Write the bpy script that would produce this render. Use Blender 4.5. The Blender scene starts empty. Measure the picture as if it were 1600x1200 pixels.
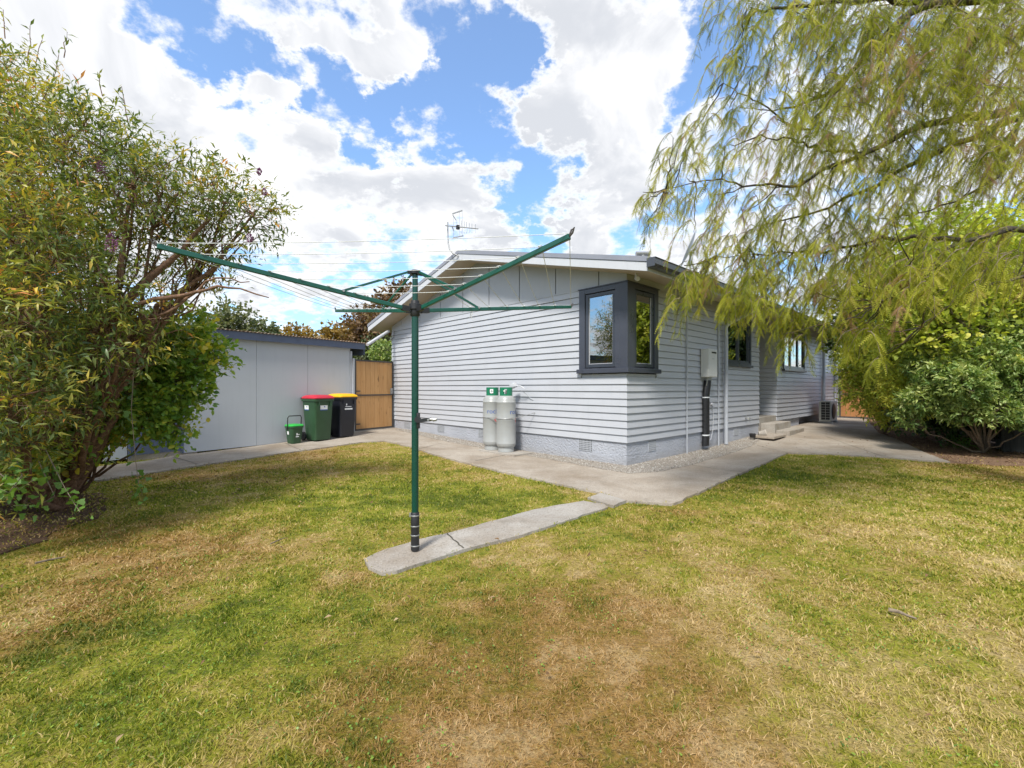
import bpy, bmesh, math, random
import numpy as np
from mathutils import Vector, Matrix
random.seed(7)
R = np.random.default_rng(11)
PI = math.pi
sc = bpy.context.scene
COL = sc.collection

# ------------------------------------------------------------------ camera
CAMH, FPX, HOR = 1.27, 704.0, 606.0
cam = bpy.data.cameras.new('camera'); camo = bpy.data.objects.new('camera', cam); COL.objects.link(camo)
camo.location = (0, 0, CAMH); camo.rotation_euler = (PI/2, 0, 0)
cam.sensor_width = 36; cam.lens = 36*FPX/1600; cam.shift_y = (HOR-600)/1600.0
cam.clip_start = 0.05; cam.clip_end = 2000
sc.camera = camo
sc.cycles.max_bounces = 7; sc.cycles.diffuse_bounces = 3; sc.cycles.glossy_bounces = 3; sc.cycles.transmission_bounces = 4; sc.cycles.transparent_max_bounces = 8

# ------------------------------------------------------------------ light
SUN_DIR = Vector((-0.27, -0.74, 0.98)).normalized()      # towards the sun
sun = bpy.data.lights.new('sun', 'SUN'); suno = bpy.data.objects.new('sun', sun); COL.objects.link(suno)
sun.energy = 3.3; sun.angle = math.radians(11); sun.color = (1.0, 0.955, 0.88)
suno.rotation_euler = SUN_DIR.to_track_quat('Z', 'Y').to_euler(); suno.location = (0, 0, 20)
sc.view_settings.view_transform = 'Standard'; sc.view_settings.look = 'None'
sc.view_settings.gamma = 1; sc.view_settings.exposure = 0.66

# ------------------------------------------------------------------ node helpers
class NT:
    def __init__(s, tree): s.t = tree; s.n = tree.nodes; s.l = tree.links; s.n.clear()
    def new(s, typ, **k):
        n = s.n.new(typ)
        for a, b in k.items(): setattr(n, a, b)
        return n
    def put(s, sock, v):
        if v is None: return
        if isinstance(v, bpy.types.NodeSocket): s.l.new(v, sock)
        else:
            if isinstance(v, tuple) and len(v) == 3 and sock.type == 'RGBA': v = (*v, 1)
            sock.default_value = v
    def math(s, op, a, b=None, c=None, clamp=False):
        n = s.new('ShaderNodeMath', operation=op, use_clamp=clamp)
        for i, v in enumerate((a, b, c)):
            if v is not None: s.put(n.inputs[i], v)
        return n.outputs[0]
    def vmath(s, op, a, b=None, out=0):
        n = s.new('ShaderNodeVectorMath', operation=op); s.put(n.inputs[0], a)
        if b is not None: s.put(n.inputs[3 if op == 'SCALE' else 1], b)
        return n.outputs[out]
    def mix(s, f, a, b, typ='RGBA', blend='MIX'):
        n = s.new('ShaderNodeMix', data_type=typ)
        if typ == 'RGBA': n.blend_type = blend; s.put(n.inputs[0], f); s.put(n.inputs[6], a); s.put(n.inputs[7], b); return n.outputs[2]
        s.put(n.inputs[0], f); s.put(n.inputs[2], a); s.put(n.inputs[3], b); return n.outputs[0]
    def ramp(s, f, stops, interp='LINEAR'):
        n = s.new('ShaderNodeValToRGB'); n.color_ramp.interpolation = interp
        e = n.color_ramp.elements
        while len(e) < len(stops): e.new(0.5)
        for i, (p, c) in enumerate(stops):
            e[i].position = p; e[i].color = (*c, 1) if len(c) == 3 else c
        s.put(n.inputs[0], f); return n.outputs[0]
    def noise(s, vec, scale, detail=4, rough=0.55, dist=0.0, out=0):
        n = s.new('ShaderNodeTexNoise'); s.put(n.inputs['Vector'], vec)
        n.inputs['Scale'].default_value = scale; n.inputs['Detail'].default_value = detail
        n.inputs['Roughness'].default_value = rough; n.inputs['Distortion'].default_value = dist
        return n.outputs[out]
    def maprange(s, v, a, b, c=0.0, d=1.0, smooth=False):
        n = s.new('ShaderNodeMapRange'); n.interpolation_type = 'SMOOTHSTEP' if smooth else 'LINEAR'
        s.put(n.inputs[0], v)
        for i, x in enumerate((a, b, c, d)): n.inputs[i+1].default_value = x
        return n.outputs[0]

# ------------------------------------------------------------------ world: sky with broken cloud
def px_dir(px, py):
    return Vector(((px-800)/FPX, 1, (HOR-py)/FPX)).normalized()
world = bpy.data.worlds.new('World'); sc.world = world; world.use_nodes = True
w = NT(world.node_tree)
tc = w.new('ShaderNodeTexCoord'); d = w.vmath('NORMALIZE', tc.outputs['Generated'])
sky = w.new('ShaderNodeTexSky', sky_type='NISHITA'); sky.sun_disc = False
sky.sun_elevation = math.asin(SUN_DIR.z); sky.sun_rotation = math.atan2(SUN_DIR.x, SUN_DIR.y)
sky.air_density = 1.0; sky.dust_density = 0.6; sky.ozone_density = 1.6
sep = w.new('ShaderNodeSeparateXYZ'); w.put(sep.inputs[0], d)
zz = w.math('MAXIMUM', sep.outputs[2], 0.0)
inv = w.math('DIVIDE', 1.0, w.math('ADD', zz, 0.38))
flat = w.vmath('SCALE', d, inv)
n1 = w.noise(flat, 2.3, 9, 0.56, 0.35)
n2 = w.noise(flat, 6.5, 8, 0.6, 0.2)
n4 = w.noise(flat, 16.0, 6, 0.62, 0.1)
cl = w.math('ADD', w.math('ADD', w.math('MULTIPLY', n1, 1.0), w.math('MULTIPLY', n2, 0.95)), w.math('MULTIPLY', n4, 0.60))
cl = w.math('ADD', w.math('MULTIPLY', w.math('SUBTRACT', cl, 1.275), 1.15), 0.50)
# broad layout of cloud banks (+) and gaps (-): direction, angular radius (deg), weight
BL = [((300, -5), 4, -.24), ((350, 25), 4, -.24), ((405, 55), 3.5, -.24), ((450, 95), 3.2, -.22), ((490, 135), 3.4, -.24), ((540, 178), 3.4, -.26), ((600, 200), 4, -.24), ((670, 200), 4.5, -.22),
      ((740, 160), 6.5, -.24), ((740, 60), 4, -.22), ((690, 0), 4, -.20), ((790, 240), 5, -.20), ((840, 290), 4, -.16), ((885, 305), 3, -.12), ((760, 110), 5, -.14),
      ((1095, 100), 3.5, -.18), ((1020, 350), 3.5, -.16), ((1130, 80), 4, -.16), ((640, 20), 2.5, -.12), ((805, 60), 2, -.06), ((620, 175), 2.2, -.12), ((870, 320), 2.4, -.12),
      ((560, 70), 5, .20), ((640, 105), 3.6, .18), ((490, 40), 3, .12), ((930, 60), 8, .20), ((970, 200), 8, .20), ((850, 130), 4, .16), ((620, 60), 3.5, .12),
      ((260, 180), 14, .22), ((520, 320), 10, .16), ((720, 300), 6, .16), ((760, 345), 5, .12), ((60, 60), 16, .16), ((430, 380), 7, .08),
      ((930, 345), 4, .12), ((960, 385), 5, .10), ((500, 500), 3.5, -.18), ((440, 485), 3, -.15), ((400, 430), 3, -.13), ((560, 440), 2.5, -.10), ((1400, 100), 16, .12), ((1520, 380), 10, .08),
      ((1290, 420), 5, -.12), ((1440, 285), 4, -.14), ((1250, 60), 4, -.10)]
wn = w.noise(flat, 3.4, 7, 0.62, 0.0, 1)
dw = w.vmath('NORMALIZE', w.vmath('ADD', d, w.vmath('SCALE', w.vmath('SUBTRACT', wn, (0.5, 0.5, 0.5)), 0.55)))
bias = None
for (p, rad, amp) in BL:
    v = px_dir(*p); dt = w.vmath('DOT_PRODUCT', dw, tuple(v), out=1)
    g = w.maprange(dt, math.cos(math.radians(rad*1.35)), math.cos(math.radians(rad*0.15)), 0.0, amp*0.85, True)
    bias = g if bias is None else w.math('ADD', bias, g)
cl = w.math('ADD', cl, bias)
cov = w.maprange(cl, 0.29, 0.61, 0.09, 1.0, True)
thick = w.maprange(cl, 0.46, 0.70, 0.0, 1.0, True)
n3 = w.noise(flat, 3.1, 6, 0.55, 0.5)
n3s = w.maprange(n3, 0.34, 0.60, 0.0, 1.0, True)
grey = w.math('MULTIPLY', thick, n3s)
ccol = w.mix(grey, (1.0, 1.0, 1.01), (0.64, 0.665, 0.715))
bg1 = w.new('ShaderNodeBackground'); w.put(bg1.inputs[0], w.vmath('MULTIPLY', sky.outputs[0], (0.76, 1.06, 1.28))); bg1.inputs[1].default_value = 0.15
bg2 = w.new('ShaderNodeBackground'); w.put(bg2.inputs[0], ccol); bg2.inputs[1].default_value = 0.74
mx = w.new('ShaderNodeMixShader'); w.put(mx.inputs[0], cov); w.l.new(bg1.outputs[0], mx.inputs[1]); w.l.new(bg2.outputs[0], mx.inputs[2])
wo = w.new('ShaderNodeOutputWorld'); w.l.new(mx.outputs[0], wo.inputs[0])
world.cycles.sampling_method = 'MANUAL'; world.cycles.sample_map_resolution = 512

# ------------------------------------------------------------------ materials
def material(name):
    m = bpy.data.materials.new(name); m.use_nodes = True; return m, NT(m.node_tree)
def finish(t, shader): o = t.new('ShaderNodeOutputMaterial'); t.l.new(shader, o.inputs[0])
def pbsdf(t, col, rough=0.5, metal=0.0, bump=None, spec=0.5):
    b = t.new('ShaderNodeBsdfPrincipled'); t.put(b.inputs['Base Color'], col); t.put(b.inputs['Roughness'], rough)
    b.inputs['Metallic'].default_value = metal; b.inputs['Specular IOR Level'].default_value = spec
    if bump is not None: t.l.new(bump, b.inputs['Normal'])
    return b.outputs[0]
def bumpn(t, h, strength, dist):
    b = t.new('ShaderNodeBump'); t.put(b.inputs['Height'], h); b.inputs['Strength'].default_value = strength; b.inputs['Distance'].default_value = dist
    return b.outputs[0]
def paint(name, col, rough=0.5, var=0.08, scale=3.0, metal=0.0, bump=0.0, bscale=60, streak=0.0, spec=0.5):
    m, t = material(name); tc = t.new('ShaderNodeTexCoord').outputs['Object']
    n = t.noise(tc, scale, 5, 0.6)
    f = t.maprange(n, 0.3, 0.7)
    a = tuple(c*(1-var) for c in col); b = tuple(min(1, c*(1+var)) for c in col)
    c = t.mix(f, a, b)
    if streak:
        mp = t.new('ShaderNodeMapping'); t.put(mp.inputs[0], tc); mp.inputs['Scale'].default_value = (9, 9, .6)
        s = t.maprange(t.noise(mp.outputs[0], 1.5, 5, .6), .52, .72)
        c = t.mix(t.math('MULTIPLY', s, streak), c, tuple(x*.62 for x in col))
    bp = bumpn(t, t.noise(tc, bscale, 3), bump, 0.004) if bump else None
    r = t.maprange(n, 0.3, 0.7, max(0, rough-.07), min(1, rough+.07))
    finish(t, pbsdf(t, c, r, metal, bp, spec)); return m

M = {}
M['wall'] = paint('weatherboard_paint', (.44, .455, .49), .42, .035, 2.5, bump=.08, bscale=40, streak=.10)
M['panel'] = paint('gable_panel_paint', (.40, .415, .445), .5, .03, 2.0, streak=.08)
M['white'] = paint('white_paint', (.52, .53, .56), .45, .04, streak=.12)
M['soffit'] = paint('soffit_paint', (.44, .375, .29), .7, .05, 4)
M['slate'] = paint('slate_window_paint', (.054, .060, .080), .32, .06, 3)
M['slate_dark'] = paint('sash_paint', (.045, .052, .068), .3, .06, 3)
M['flash'] = paint('roof_flashing', (.25, .26, .30), .4, .08, 3, metal=.1)
M['roofmetal'] = paint('roof_metal', (.22, .23, .26), .45, .12, 3, metal=.2, streak=.3)
M['gutter'] = paint('gutter_paint', (.06, .066, .08), .3, .1)
M['pipe'] = paint('downpipe_paint', (.40, .42, .455), .4, .05)
M['shed'] = paint('shed_sheet_paint', (.455, .48, .51), .55, .03, 1.2, streak=.12)
M['shedblue'] = paint('shed_trim_paint', (.095, .12, .185), .5, .1, 3, streak=.2)
M['black'] = paint('black_rubber', (.016, .016, .018), .5, .2, 8, bump=.3, bscale=50)
M['dark'] = paint('dark_interior', (.05, .05, .05), .9, .2)
M['room'] = paint('room_wall', (.30, .29, .27), .9, .1)
M['green_pole'] = paint('green_powdercoat', (.004, .050, .034), .26, .08, 5)
M['green_arm'] = paint('green_enamel', (.007, .080, .055), .3, .15, 9)
M['steel'] = paint('galvanised_steel', (.40, .40, .39), .38, .12, 20, metal=.7)
M['line'] = paint('plastic_line', (.62, .62, .60), .5, .05)
M['greybottle'] = paint('bottle_paint', (.33, .34, .335), .36, .06, 4, streak=.12)
M['bottlegreen'] = paint('collar_green', (.01, .17, .085), .4, .1)
M['bingreen'] = paint('bin_green_plastic', (.028, .075, .035), .42, .1, 6, bump=.1)
M['binblack'] = paint('bin_black_plastic', (.012, .014, .022), .4, .15, 6, bump=.1)
M['red'] = paint('lid_red', (.48, .022, .045), .42, .1)
M['yellow'] = paint('lid_yellow', (.80, .42, .01), .42, .08)
M['limegreen'] = paint('lid_lime', (.03, .42, .06), .4, .1)
M['label'] = paint('label_white', (.75, .77, .78), .5, .03)
M['labelblue'] = paint('label_blue', (.06, .12, .38), .5, .03)
M['logoblue'] = paint('logo_blue', (.03, .09, .36), .5, .03)
M['logored'] = paint('hazard_red', (.55, .035, .03), .5, .03)
M['appliance'] = paint('appliance_white', (.60, .60, .58), .38, .03, streak=.10)
M['acgrey'] = paint('ac_beige', (.50, .50, .47), .45, .04)
M['metalframe'] = paint('gate_frame', (.06, .052, .048), .5, .2, 9)
M['curtain'] = paint('curtain', (.72, .73, .70), .9, .05)
M['roofpale'] = paint('pale_roof', (.62, .64, .66), .5, .05)

def m_ground(name, col_a, col_b, scale, bumps, rough=.9, extra=None):
    m, t = material(name); tc = t.new('ShaderNodeTexCoord').outputs['Object']
    n = t.noise(tc, scale, 8, .65); n2 = t.noise(tc, scale*14, 4, .7)
    f = t.math('ADD', t.math('MULTIPLY', t.maprange(n, .3, .7), .6), t.math('MULTIPLY', t.maprange(n2, .3, .7), .4))
    c = t.mix(f, col_a, col_b)
    if extra: c = extra(t, tc, c)
    h = t.math('ADD', n2, t.math('MULTIPLY', t.noise(tc, scale*70, 3, .6), .5))
    finish(t, pbsdf(t, c, rough, 0, bumpn(t, h, *bumps), .25)); return m
def conc_extra(t, tc, c):
    s = t.maprange(t.noise(tc, .9, 6, .62, .5), .44, .66)
    c = t.mix(t.math('MULTIPLY', s, .75), c, (.215, .165, .115))
    s2 = t.maprange(t.noise(tc, 75, 3, .6), .54, .66)
    c = t.mix(t.math('MULTIPLY', s2, .60), c, (.13, .115, .095))
    s4 = t.maprange(t.noise(tc, 60, 3, .6), .40, .30)
    c = t.mix(t.math('MULTIPLY', s4, .45), c, (.60, .57, .52))
    s3 = t.maprange(t.noise(tc, 3.7, 6, .7, .3), .56, .70)
    return t.mix(t.math('MULTIPLY', s3, .45), c, (.165, .15, .125))
M['concrete'] = m_ground('aged_concrete', (.30, .255, .205), (.43, .38, .32), 1.6, (.5, .006), extra=conc_extra)
M['concrete2'] = m_ground('pale_concrete', (.31, .285, .25), (.43, .40, .36), 2.2, (.5, .005), extra=conc_extra)
M['crack'] = paint('joint_dark', (.06, .055, .04), .95, .3, 20)
def grav_extra(t, tc, c):
    v = t.new('ShaderNodeTexVoronoi'); t.put(v.inputs['Vector'], tc); v.inputs['Scale'].default_value = 55
    c2 = t.mix(.75, c, t.ramp(v.outputs['Color'], [(0, (.17, .145, .12)), (.45, (.40, .36, .31)), (1, (.60, .57, .52))]))
    e = t.maprange(v.outputs['Distance'], .25, .6)
    return t.mix(t.math('MULTIPLY', e, .55), c2, (.12, .10, .08))
M['gravel'] = m_ground('gravel', (.36, .30, .235), (.50, .45, .385), 5, (.9, .012), extra=grav_extra)
M['soil'] = m_ground('soil', (.085, .048, .030), (.21, .125, .075), 7, (.9, .02))
M['mulch'] = m_ground('mulch', (.15, .085, .05), (.38, .25, .16), 9, (1, .02))
M['farground'] = m_ground('far_grass', (.06, .08, .02), (.12, .12, .035), .6, (.5, .02))
def foundation_mat():
    m, t = material('rough_plaster'); tc = t.new('ShaderNodeTexCoord').outputs['Object']
    n = t.noise(tc, 28, 5, .6, .4); big = t.noise(tc, 2, 3)
    c = t.mix(t.maprange(big, .3, .7), (.36, .38, .43), (.44, .46, .51))
    sep = t.new('ShaderNodeSeparateXYZ'); t.put(sep.inputs[0], tc)
    dirt = t.math('MULTIPLY', t.maprange(t.math('ADD', sep.outputs[2], t.math('MULTIPLY', big, .16)), .06, .26, 1.0, 0.0), .45)
    c = t.mix(dirt, c, (.27, .24, .20))
    finish(t, pbsdf(t, c, .7, 0, bumpn(t, n, 1.0, .035))); return m
M['plaster'] = foundation_mat()
def wood_mat(name, a, b, dk):
    m, t = material(name); tcn = t.new('ShaderNodeTexCoord'); tc = tcn.outputs['Object']
    at = t.new('ShaderNodeAttribute'); at.attribute_name = 'tint'
    mp = t.new('ShaderNodeMapping'); t.put(mp.inputs[0], tc); mp.inputs['Scale'].default_value = (22, 22, 1.6)
    off = t.new('ShaderNodeCombineXYZ'); t.put(off.inputs[2], t.math('MULTIPLY', at.outputs['Fac'], 37.0))
    vec = t.vmath('ADD', mp.outputs[0], off.outputs[0])
    g = t.noise(vec, 1.0, 6, .65, 1.2)
    c = t.mix(t.maprange(g, .3, .7), a, b)
    c = t.mix(t.math('MULTIPLY', at.outputs['Fac'], .45), c, dk)
    mp2 = t.new('ShaderNodeMapping'); t.put(mp2.inputs[0], vec); mp2.inputs['Scale'].default_value = (.25, .25, 1.6)
    k = t.maprange(t.noise(mp2.outputs[0], 1.3, 2, .4), .66, .74)
    c = t.mix(t.math('MULTIPLY', k, .7), c, tuple(x*.35 for x in dk))
    finish(t, pbsdf(t, c, .7, 0, bumpn(t, g, .3, .004), .3)); return m
M['timber'] = wood_mat('pine_boards', (.58, .34, .15), (.44, .235, .09), (.31, .16, .065))
M['timber_orange'] = wood_mat('orange_boards', (.50, .24, .09), (.36, .16, .06), (.24, .11, .045))
M['greytimber'] = wood_mat('weathered_dark_boards', (.05, .055, .055), (.10, .105, .10), (.04, .04, .04))
def bark_mat(name, a, b, lichen=None):
    m, t = material(name); tc = t.new('ShaderNodeTexCoord').outputs['Object']
    n = t.noise(tc, 30, 5, .7); c = t.mix(t.maprange(n, .35, .65), a, b)
    if lichen: c = t.mix(t.math('MULTIPLY', t.maprange(t.noise(tc, 7, 5, .6), .52, .62), .8), c, lichen)
    finish(t, pbsdf(t, c, .9, 0, bumpn(t, n, .7, .01), .2)); return m
M['bark_red'] = bark_mat('reddish_bark', (.10, .055, .035), (.26, .155, .10))
M['bark_dark'] = bark_mat('dark_bark', (.035, .03, .024), (.09, .075, .055), (.26, .20, .04))
M['bark_pale'] = bark_mat('pale_bark', (.13, .10, .07), (.28, .22, .16))
def leaf_mat(name, stops, transl=.38, gloss=.45, tcol=(1.25, 1.3, .55), clump=1.1):
    m, t = material(name); at = t.new('ShaderNodeAttribute'); at.attribute_name = 'tint'
    tc = t.new('ShaderNodeTexCoord').outputs['Object']
    n = t.maprange(t.noise(tc, clump, 4, .6), .3, .7, -.22, .22)
    f = t.math('ADD', at.outputs['Fac'], n, clamp=True)
    c = t.ramp(f, stops)
    p = pbsdf(t, c, gloss, 0, None, .4)
    tr = t.new('ShaderNodeBsdfTranslucent'); t.put(tr.inputs[0], t.mix(1.0, c, tcol, blend='MULTIPLY'))
    mx = t.new('ShaderNodeMixShader'); mx.inputs[0].default_value = transl
    t.l.new(p, mx.inputs[1]); t.l.new(tr.outputs[0], mx.inputs[2]); finish(t, mx.outputs[0]); return m
M['leaf_left'] = leaf_mat('shrub_leaf', [(0, (0.064, 0.105, 0.041)), (0.35, (0.131, 0.184, 0.055)), (0.62, (0.264, 0.289, 0.063)), (0.84, (0.527, 0.438, 0.082)), (0.95, (0.758, 0.473, 0.092)), (1, (0.631, 0.263, 0.092))], .35, .38)
M['leaf_low'] = leaf_mat('bright_shrub_leaf', [(0, (0.073, 0.16, 0.042)), (0.45, (0.187, 0.32, 0.053)), (0.8, (0.352, 0.452, 0.066)), (1, (0.622, 0.51, 0.075))], .40, .40)
M['leaf_weep'] = leaf_mat('feathery_leaf', [(0, (.09, .12, .012)), (.3, (.21, .245, .022)), (.65, (.39, .40, .042)), (.9, (.56, .53, .09)), (.96, (.36, .23, .12)), (1, (.38, .23, .14))], .5, .8, (1.2, 1.15, .5), .8)
M['leaf_yellow'] = leaf_mat('yellow_green_leaf', [(0, (0.166, 0.228, 0.039)), (0.5, (0.405, 0.474, 0.07)), (1, (0.774, 0.702, 0.14))], .45, .5)
M['leaf_rhodo'] = leaf_mat('whorled_leaf', [(0, (.06, .12, .035)), (.4, (.16, .25, .065)), (.75, (.34, .42, .13)), (1, (.52, .54, .20))], .34, .42)
M['leaf_brown'] = leaf_mat('copper_leaf', [(0, (0.091, 0.058, 0.039)), (0.5, (0.195, 0.111, 0.058)), (1, (0.338, 0.247, 0.117))], .3, .5)
M['leaf_far'] = leaf_mat('distant_leaf', [(0, (.06, .08, .04)), (.5, (.12, .15, .07)), (1, (.24, .24, .12))], .3, .6)
M['leaf_orange'] = leaf_mat('autumn_leaf', [(0, (.13, .09, .03)), (.5, (.27, .17, .045)), (1, (.42, .28, .08))], .35, .5)
M['leaf_dark'] = leaf_mat('dark_leaf', [(0, (0.029, 0.057, 0.023)), (0.6, (0.065, 0.114, 0.04)), (1, (0.146, 0.195, 0.065))], .25, .35)
M['petal'] = leaf_mat('mauve_petal', [(0, (.12, .035, .10)), (1, (.30, .10, .22))], .3, .6, (1.1, 1, 1.1))
M['litter'] = leaf_mat('leaf_litter', [(0, (.08, .04, .02)), (.5, (.20, .11, .05)), (1, (.42, .30, .17))], .15, .7, (1, 1, 1))
def grass_mat(name, blade):
    m, t = material(name); tc = t.new('ShaderNodeTexCoord').outputs['Object']
    dr = t.new('ShaderNodeAttribute'); dr.attribute_name = 'dry'
    ti = t.new('ShaderNodeAttribute'); ti.attribute_name = 'tint'
    br = t.new('ShaderNodeAttribute'); br.attribute_name = 'brown'
    fine = t.maprange(t.noise(tc, 16, 6, .7), .3, .7, -.28, .28)
    if blade: f = t.math('ADD', dr.outputs['Fac'], t.math('ADD', t.math('MULTIPLY', t.math('SUBTRACT', ti.outputs['Fac'], .5), 1.25), t.math('MULTIPLY', fine, .6)), clamp=True)
    else: f = t.math('ADD', dr.outputs['Fac'], fine, clamp=True)
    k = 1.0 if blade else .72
    G = [(0, (.100, .145, .013)), (.25, (.220, .265, .019)), (.45, (.350, .350, .036)), (.62, (.44, .375, .090)), (.8, (.52, .405, .15)), (1, (.62, .49, .24))]
    B = [(0, (.070, .105, .012)), (.25, (.160, .160, .018)), (.45, (.255, .185, .032)), (.62, (.33, .200, .055)), (.8, (.40, .24, .085)), (1, (.50, .34, .16))]
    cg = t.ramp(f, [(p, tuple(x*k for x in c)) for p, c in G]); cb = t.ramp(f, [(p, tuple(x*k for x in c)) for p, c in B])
    c = t.mix(br.outputs['Fac'], cg, cb)
    if not blade:
        s = t.maprange(t.noise(tc, 60, 6, .75), .48, .62); c = t.mix(t.math('MULTIPLY', s, .7), c, (.10, .068, .03)); s = t.maprange(t.noise(tc, 95, 4, .7), .56, .66); c = t.mix(t.math('MULTIPLY', s, .5), c, (.48, .40, .17))
        finish(t, pbsdf(t, c, .95, 0, bumpn(t, t.noise(tc, 40, 5, .7), 1, .02), .1)); return m
    p = pbsdf(t, c, .55, 0, None, .3); tr = t.new('ShaderNodeBsdfTranslucent'); t.put(tr.inputs[0], t.mix(1.0, c, (1.2, 1.25, .7), blend='MULTIPLY'))
    mx = t.new('ShaderNodeMixShader'); mx.inputs[0].default_value = .35
    t.l.new(p, mx.inputs[1]); t.l.new(tr.outputs[0], mx.inputs[2]); finish(t, mx.outputs[0]); return m
M['turf'] = grass_mat('turf', False); M['blade'] = grass_mat('grass_blade', True)
def glass_mat():
    m, t = material('window_glass')
    gl = t.new('ShaderNodeBsdfGlossy'); gl.inputs['Roughness'].default_value = .01; gl.inputs[0].default_value = (.92, .95, .95, 1)
    tr = t.new('ShaderNodeBsdfTransparent'); tr.inputs[0].default_value = (.62, .70, .68, 1)
    fr = t.new('ShaderNodeFresnel'); fr.inputs[0].default_value = 1.9
    f = t.math('ADD', t.math('MULTIPLY', fr.outputs[0], 1.3), .28, clamp=True)
    mx = t.new('ShaderNodeMixShader'); t.put(mx.inputs[0], f); t.l.new(tr.outputs[0], mx.inputs[1]); t.l.new(gl.outputs[0], mx.inputs[2])
    finish(t, mx.outputs[0]); return m
M['glass'] = glass_mat()

# ------------------------------------------------------------------ object helpers
def tag(o, label=None, cat=None, group=None, kind=None):
    if label: o['label'] = label
    if cat: o['category'] = cat
    if group: o['group'] = group
    if kind: o['kind'] = kind
    return o
def empty(name, loc, rz=0, label=None, cat=None, group=None):
    o = bpy.data.objects.new(name, None); COL.objects.link(o); o.location = loc; o.rotation_euler = (0, 0, rz)
    o.empty_display_size = .1
    return tag(o, label, cat, group)
def link_mesh(me, name, mat, parent=None, smooth=False):
    o = bpy.data.objects.new(name, me); COL.objects.link(o)
    for mm in (mat if isinstance(mat, (list, tuple)) else [mat]): me.materials.append(mm)
    if parent: o.parent = parent
    if smooth: me.polygons.foreach_set('use_smooth', [True]*len(me.polygons))
    return o
class MB:
    def __init__(s): s.v = []; s.f = []; s.m = []; s.mi = 0; s.tint = []; s.ct = 0.5
    def add(s, vs, fs):
        b = len(s.v); s.v += [tuple(x) for x in vs]
        s.f += [tuple(b+i for i in f) for f in fs]; s.m += [s.mi]*len(fs); s.tint += [s.ct]*len(vs); return s
    def box(s, x0, x1, y0, y1, z0, z1, bev=0):
        if bev:
            b = min(bev, (x1-x0)*.45, (y1-y0)*.45, (z1-z0)*.45)
            bm = bmesh.new(); bmesh.ops.create_cube(bm, size=1)
            for v in bm.verts: v.co = Vector((x0+(v.co.x+.5)*(x1-x0), y0+(v.co.y+.5)*(y1-y0), z0+(v.co.z+.5)*(z1-z0)))
            bmesh.ops.bevel(bm, geom=bm.edges[:], offset=b, segments=2, affect='EDGES', profile=.6)
            bm.verts.index_update(); s.add([v.co for v in bm.verts], [[v.index for v in f.verts] for f in bm.faces]); bm.free(); return s
        vs = [(x, y, z) for z in (z0, z1) for x, y in ((x0, y0), (x1, y0), (x1, y1), (x0, y1))]
        return s.add(vs, [(3, 2, 1, 0), (4, 5, 6, 7), (0, 1, 5, 4), (1, 2, 6, 5), (2, 3, 7, 6), (3, 0, 4, 7)])
    def quad(s, *p): return s.add(p, [tuple(range(len(p)))])
    def tube(s, pts, r, n=8, cap=True, r1=None):
        pts = [Vector(p) for p in pts]; N = len(pts)
        rr = r if isinstance(r, (list, tuple)) else [r + ((r1 if r1 is not None else r)-r)*i/max(1, N-1) for i in range(N)]
        vs = []; up = None
        for i, p in enumerate(pts):
            a = pts[max(0, i-1)]; b = pts[min(N-1, i+1)]; tg = (b-a).normalized()
            if up is None: up = Vector((0, 0, 1)) if abs(tg.z) < .9 else Vector((1, 0, 0))
            x = tg.cross(up).normalized(); y = x.cross(tg).normalized(); up = y
            for k in range(n):
                a_ = 2*PI*k/n; vs.append(p + (x*math.cos(a_)+y*math.sin(a_))*rr[i])
        fs = [(i*n+k, i*n+(k+1) % n, (i+1)*n+(k+1) % n, (i+1)*n+k) for i in range(N-1) for k in range(n)]
        if cap: fs += [tuple(range(n))[::-1], tuple(range((N-1)*n, N*n))]
        return s.add(vs, fs)
    def bar(s, p0, p1, wd, ht):
        p0 = Vector(p0); p1 = Vector(p1); tg = (p1-p0).normalized(); up = Vector((0, 0, 1)) if abs(tg.z) < .95 else Vector((1, 0, 0))
        x = tg.cross(up).normalized()*wd/2; y = x.cross(tg).normalized()*ht/2
        vs = [p+a*x+b*y for p in (p0, p1) for a, b in ((-1, -1), (1, -1), (1, 1), (-1, 1))]
        return s.add(vs, [(0, 1, 2, 3), (7, 6, 5, 4), (0, 4, 5, 1), (1, 5, 6, 2), (2, 6, 7, 3), (3, 7, 4, 0)])
    def lathe(s, prof, n=28, cx=0, cy=0):
        vs = [(cx+r*math.cos(2*PI*k/n), cy+r*math.sin(2*PI*k/n), z) for r, z in prof for k in range(n)]
        fs = [(i*n+k, i*n+(k+1) % n, (i+1)*n+(k+1) % n, (i+1)*n+k) for i in range(len(prof)-1) for k in range(n)]
        fs += [tuple(range(n))[::-1], tuple(range((len(prof)-1)*n, len(prof)*n))]
        return s.add(vs, fs)
    def loft(s, rings, cap=True):
        n = len(rings[0]); vs = [p for r in rings for p in r]
        fs = [(i*n+k, i*n+(k+1) % n, (i+1)*n+(k+1) % n, (i+1)*n+k) for i in range(len(rings)-1) for k in range(n)]
        if cap: fs += [tuple(range(n))[::-1], tuple(range((len(rings)-1)*n, len(rings)*n))]
        return s.add(vs, fs)
    def build(s, name, mat, parent=None, smooth=False, auto=None):
        me = bpy.data.meshes.new(name); me.from_pydata(s.v, [], s.f)
        if any(s.m): me.polygons.foreach_set('material_index', s.m)
        at = me.attributes.new('tint', 'FLOAT', 'POINT'); at.data.foreach_set('value', s.tint)
        bm = bmesh.new(); bm.from_mesh(me); bmesh.ops.recalc_face_normals(bm, faces=bm.faces[:])
        if auto:
            for f in bm.faces: f.smooth = True
            for e in bm.edges:
                if len(e.link_faces) == 2 and e.calc_face_angle(0) > math.radians(auto): e.smooth = False
        bm.to_mesh(me); bm.free()
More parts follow.
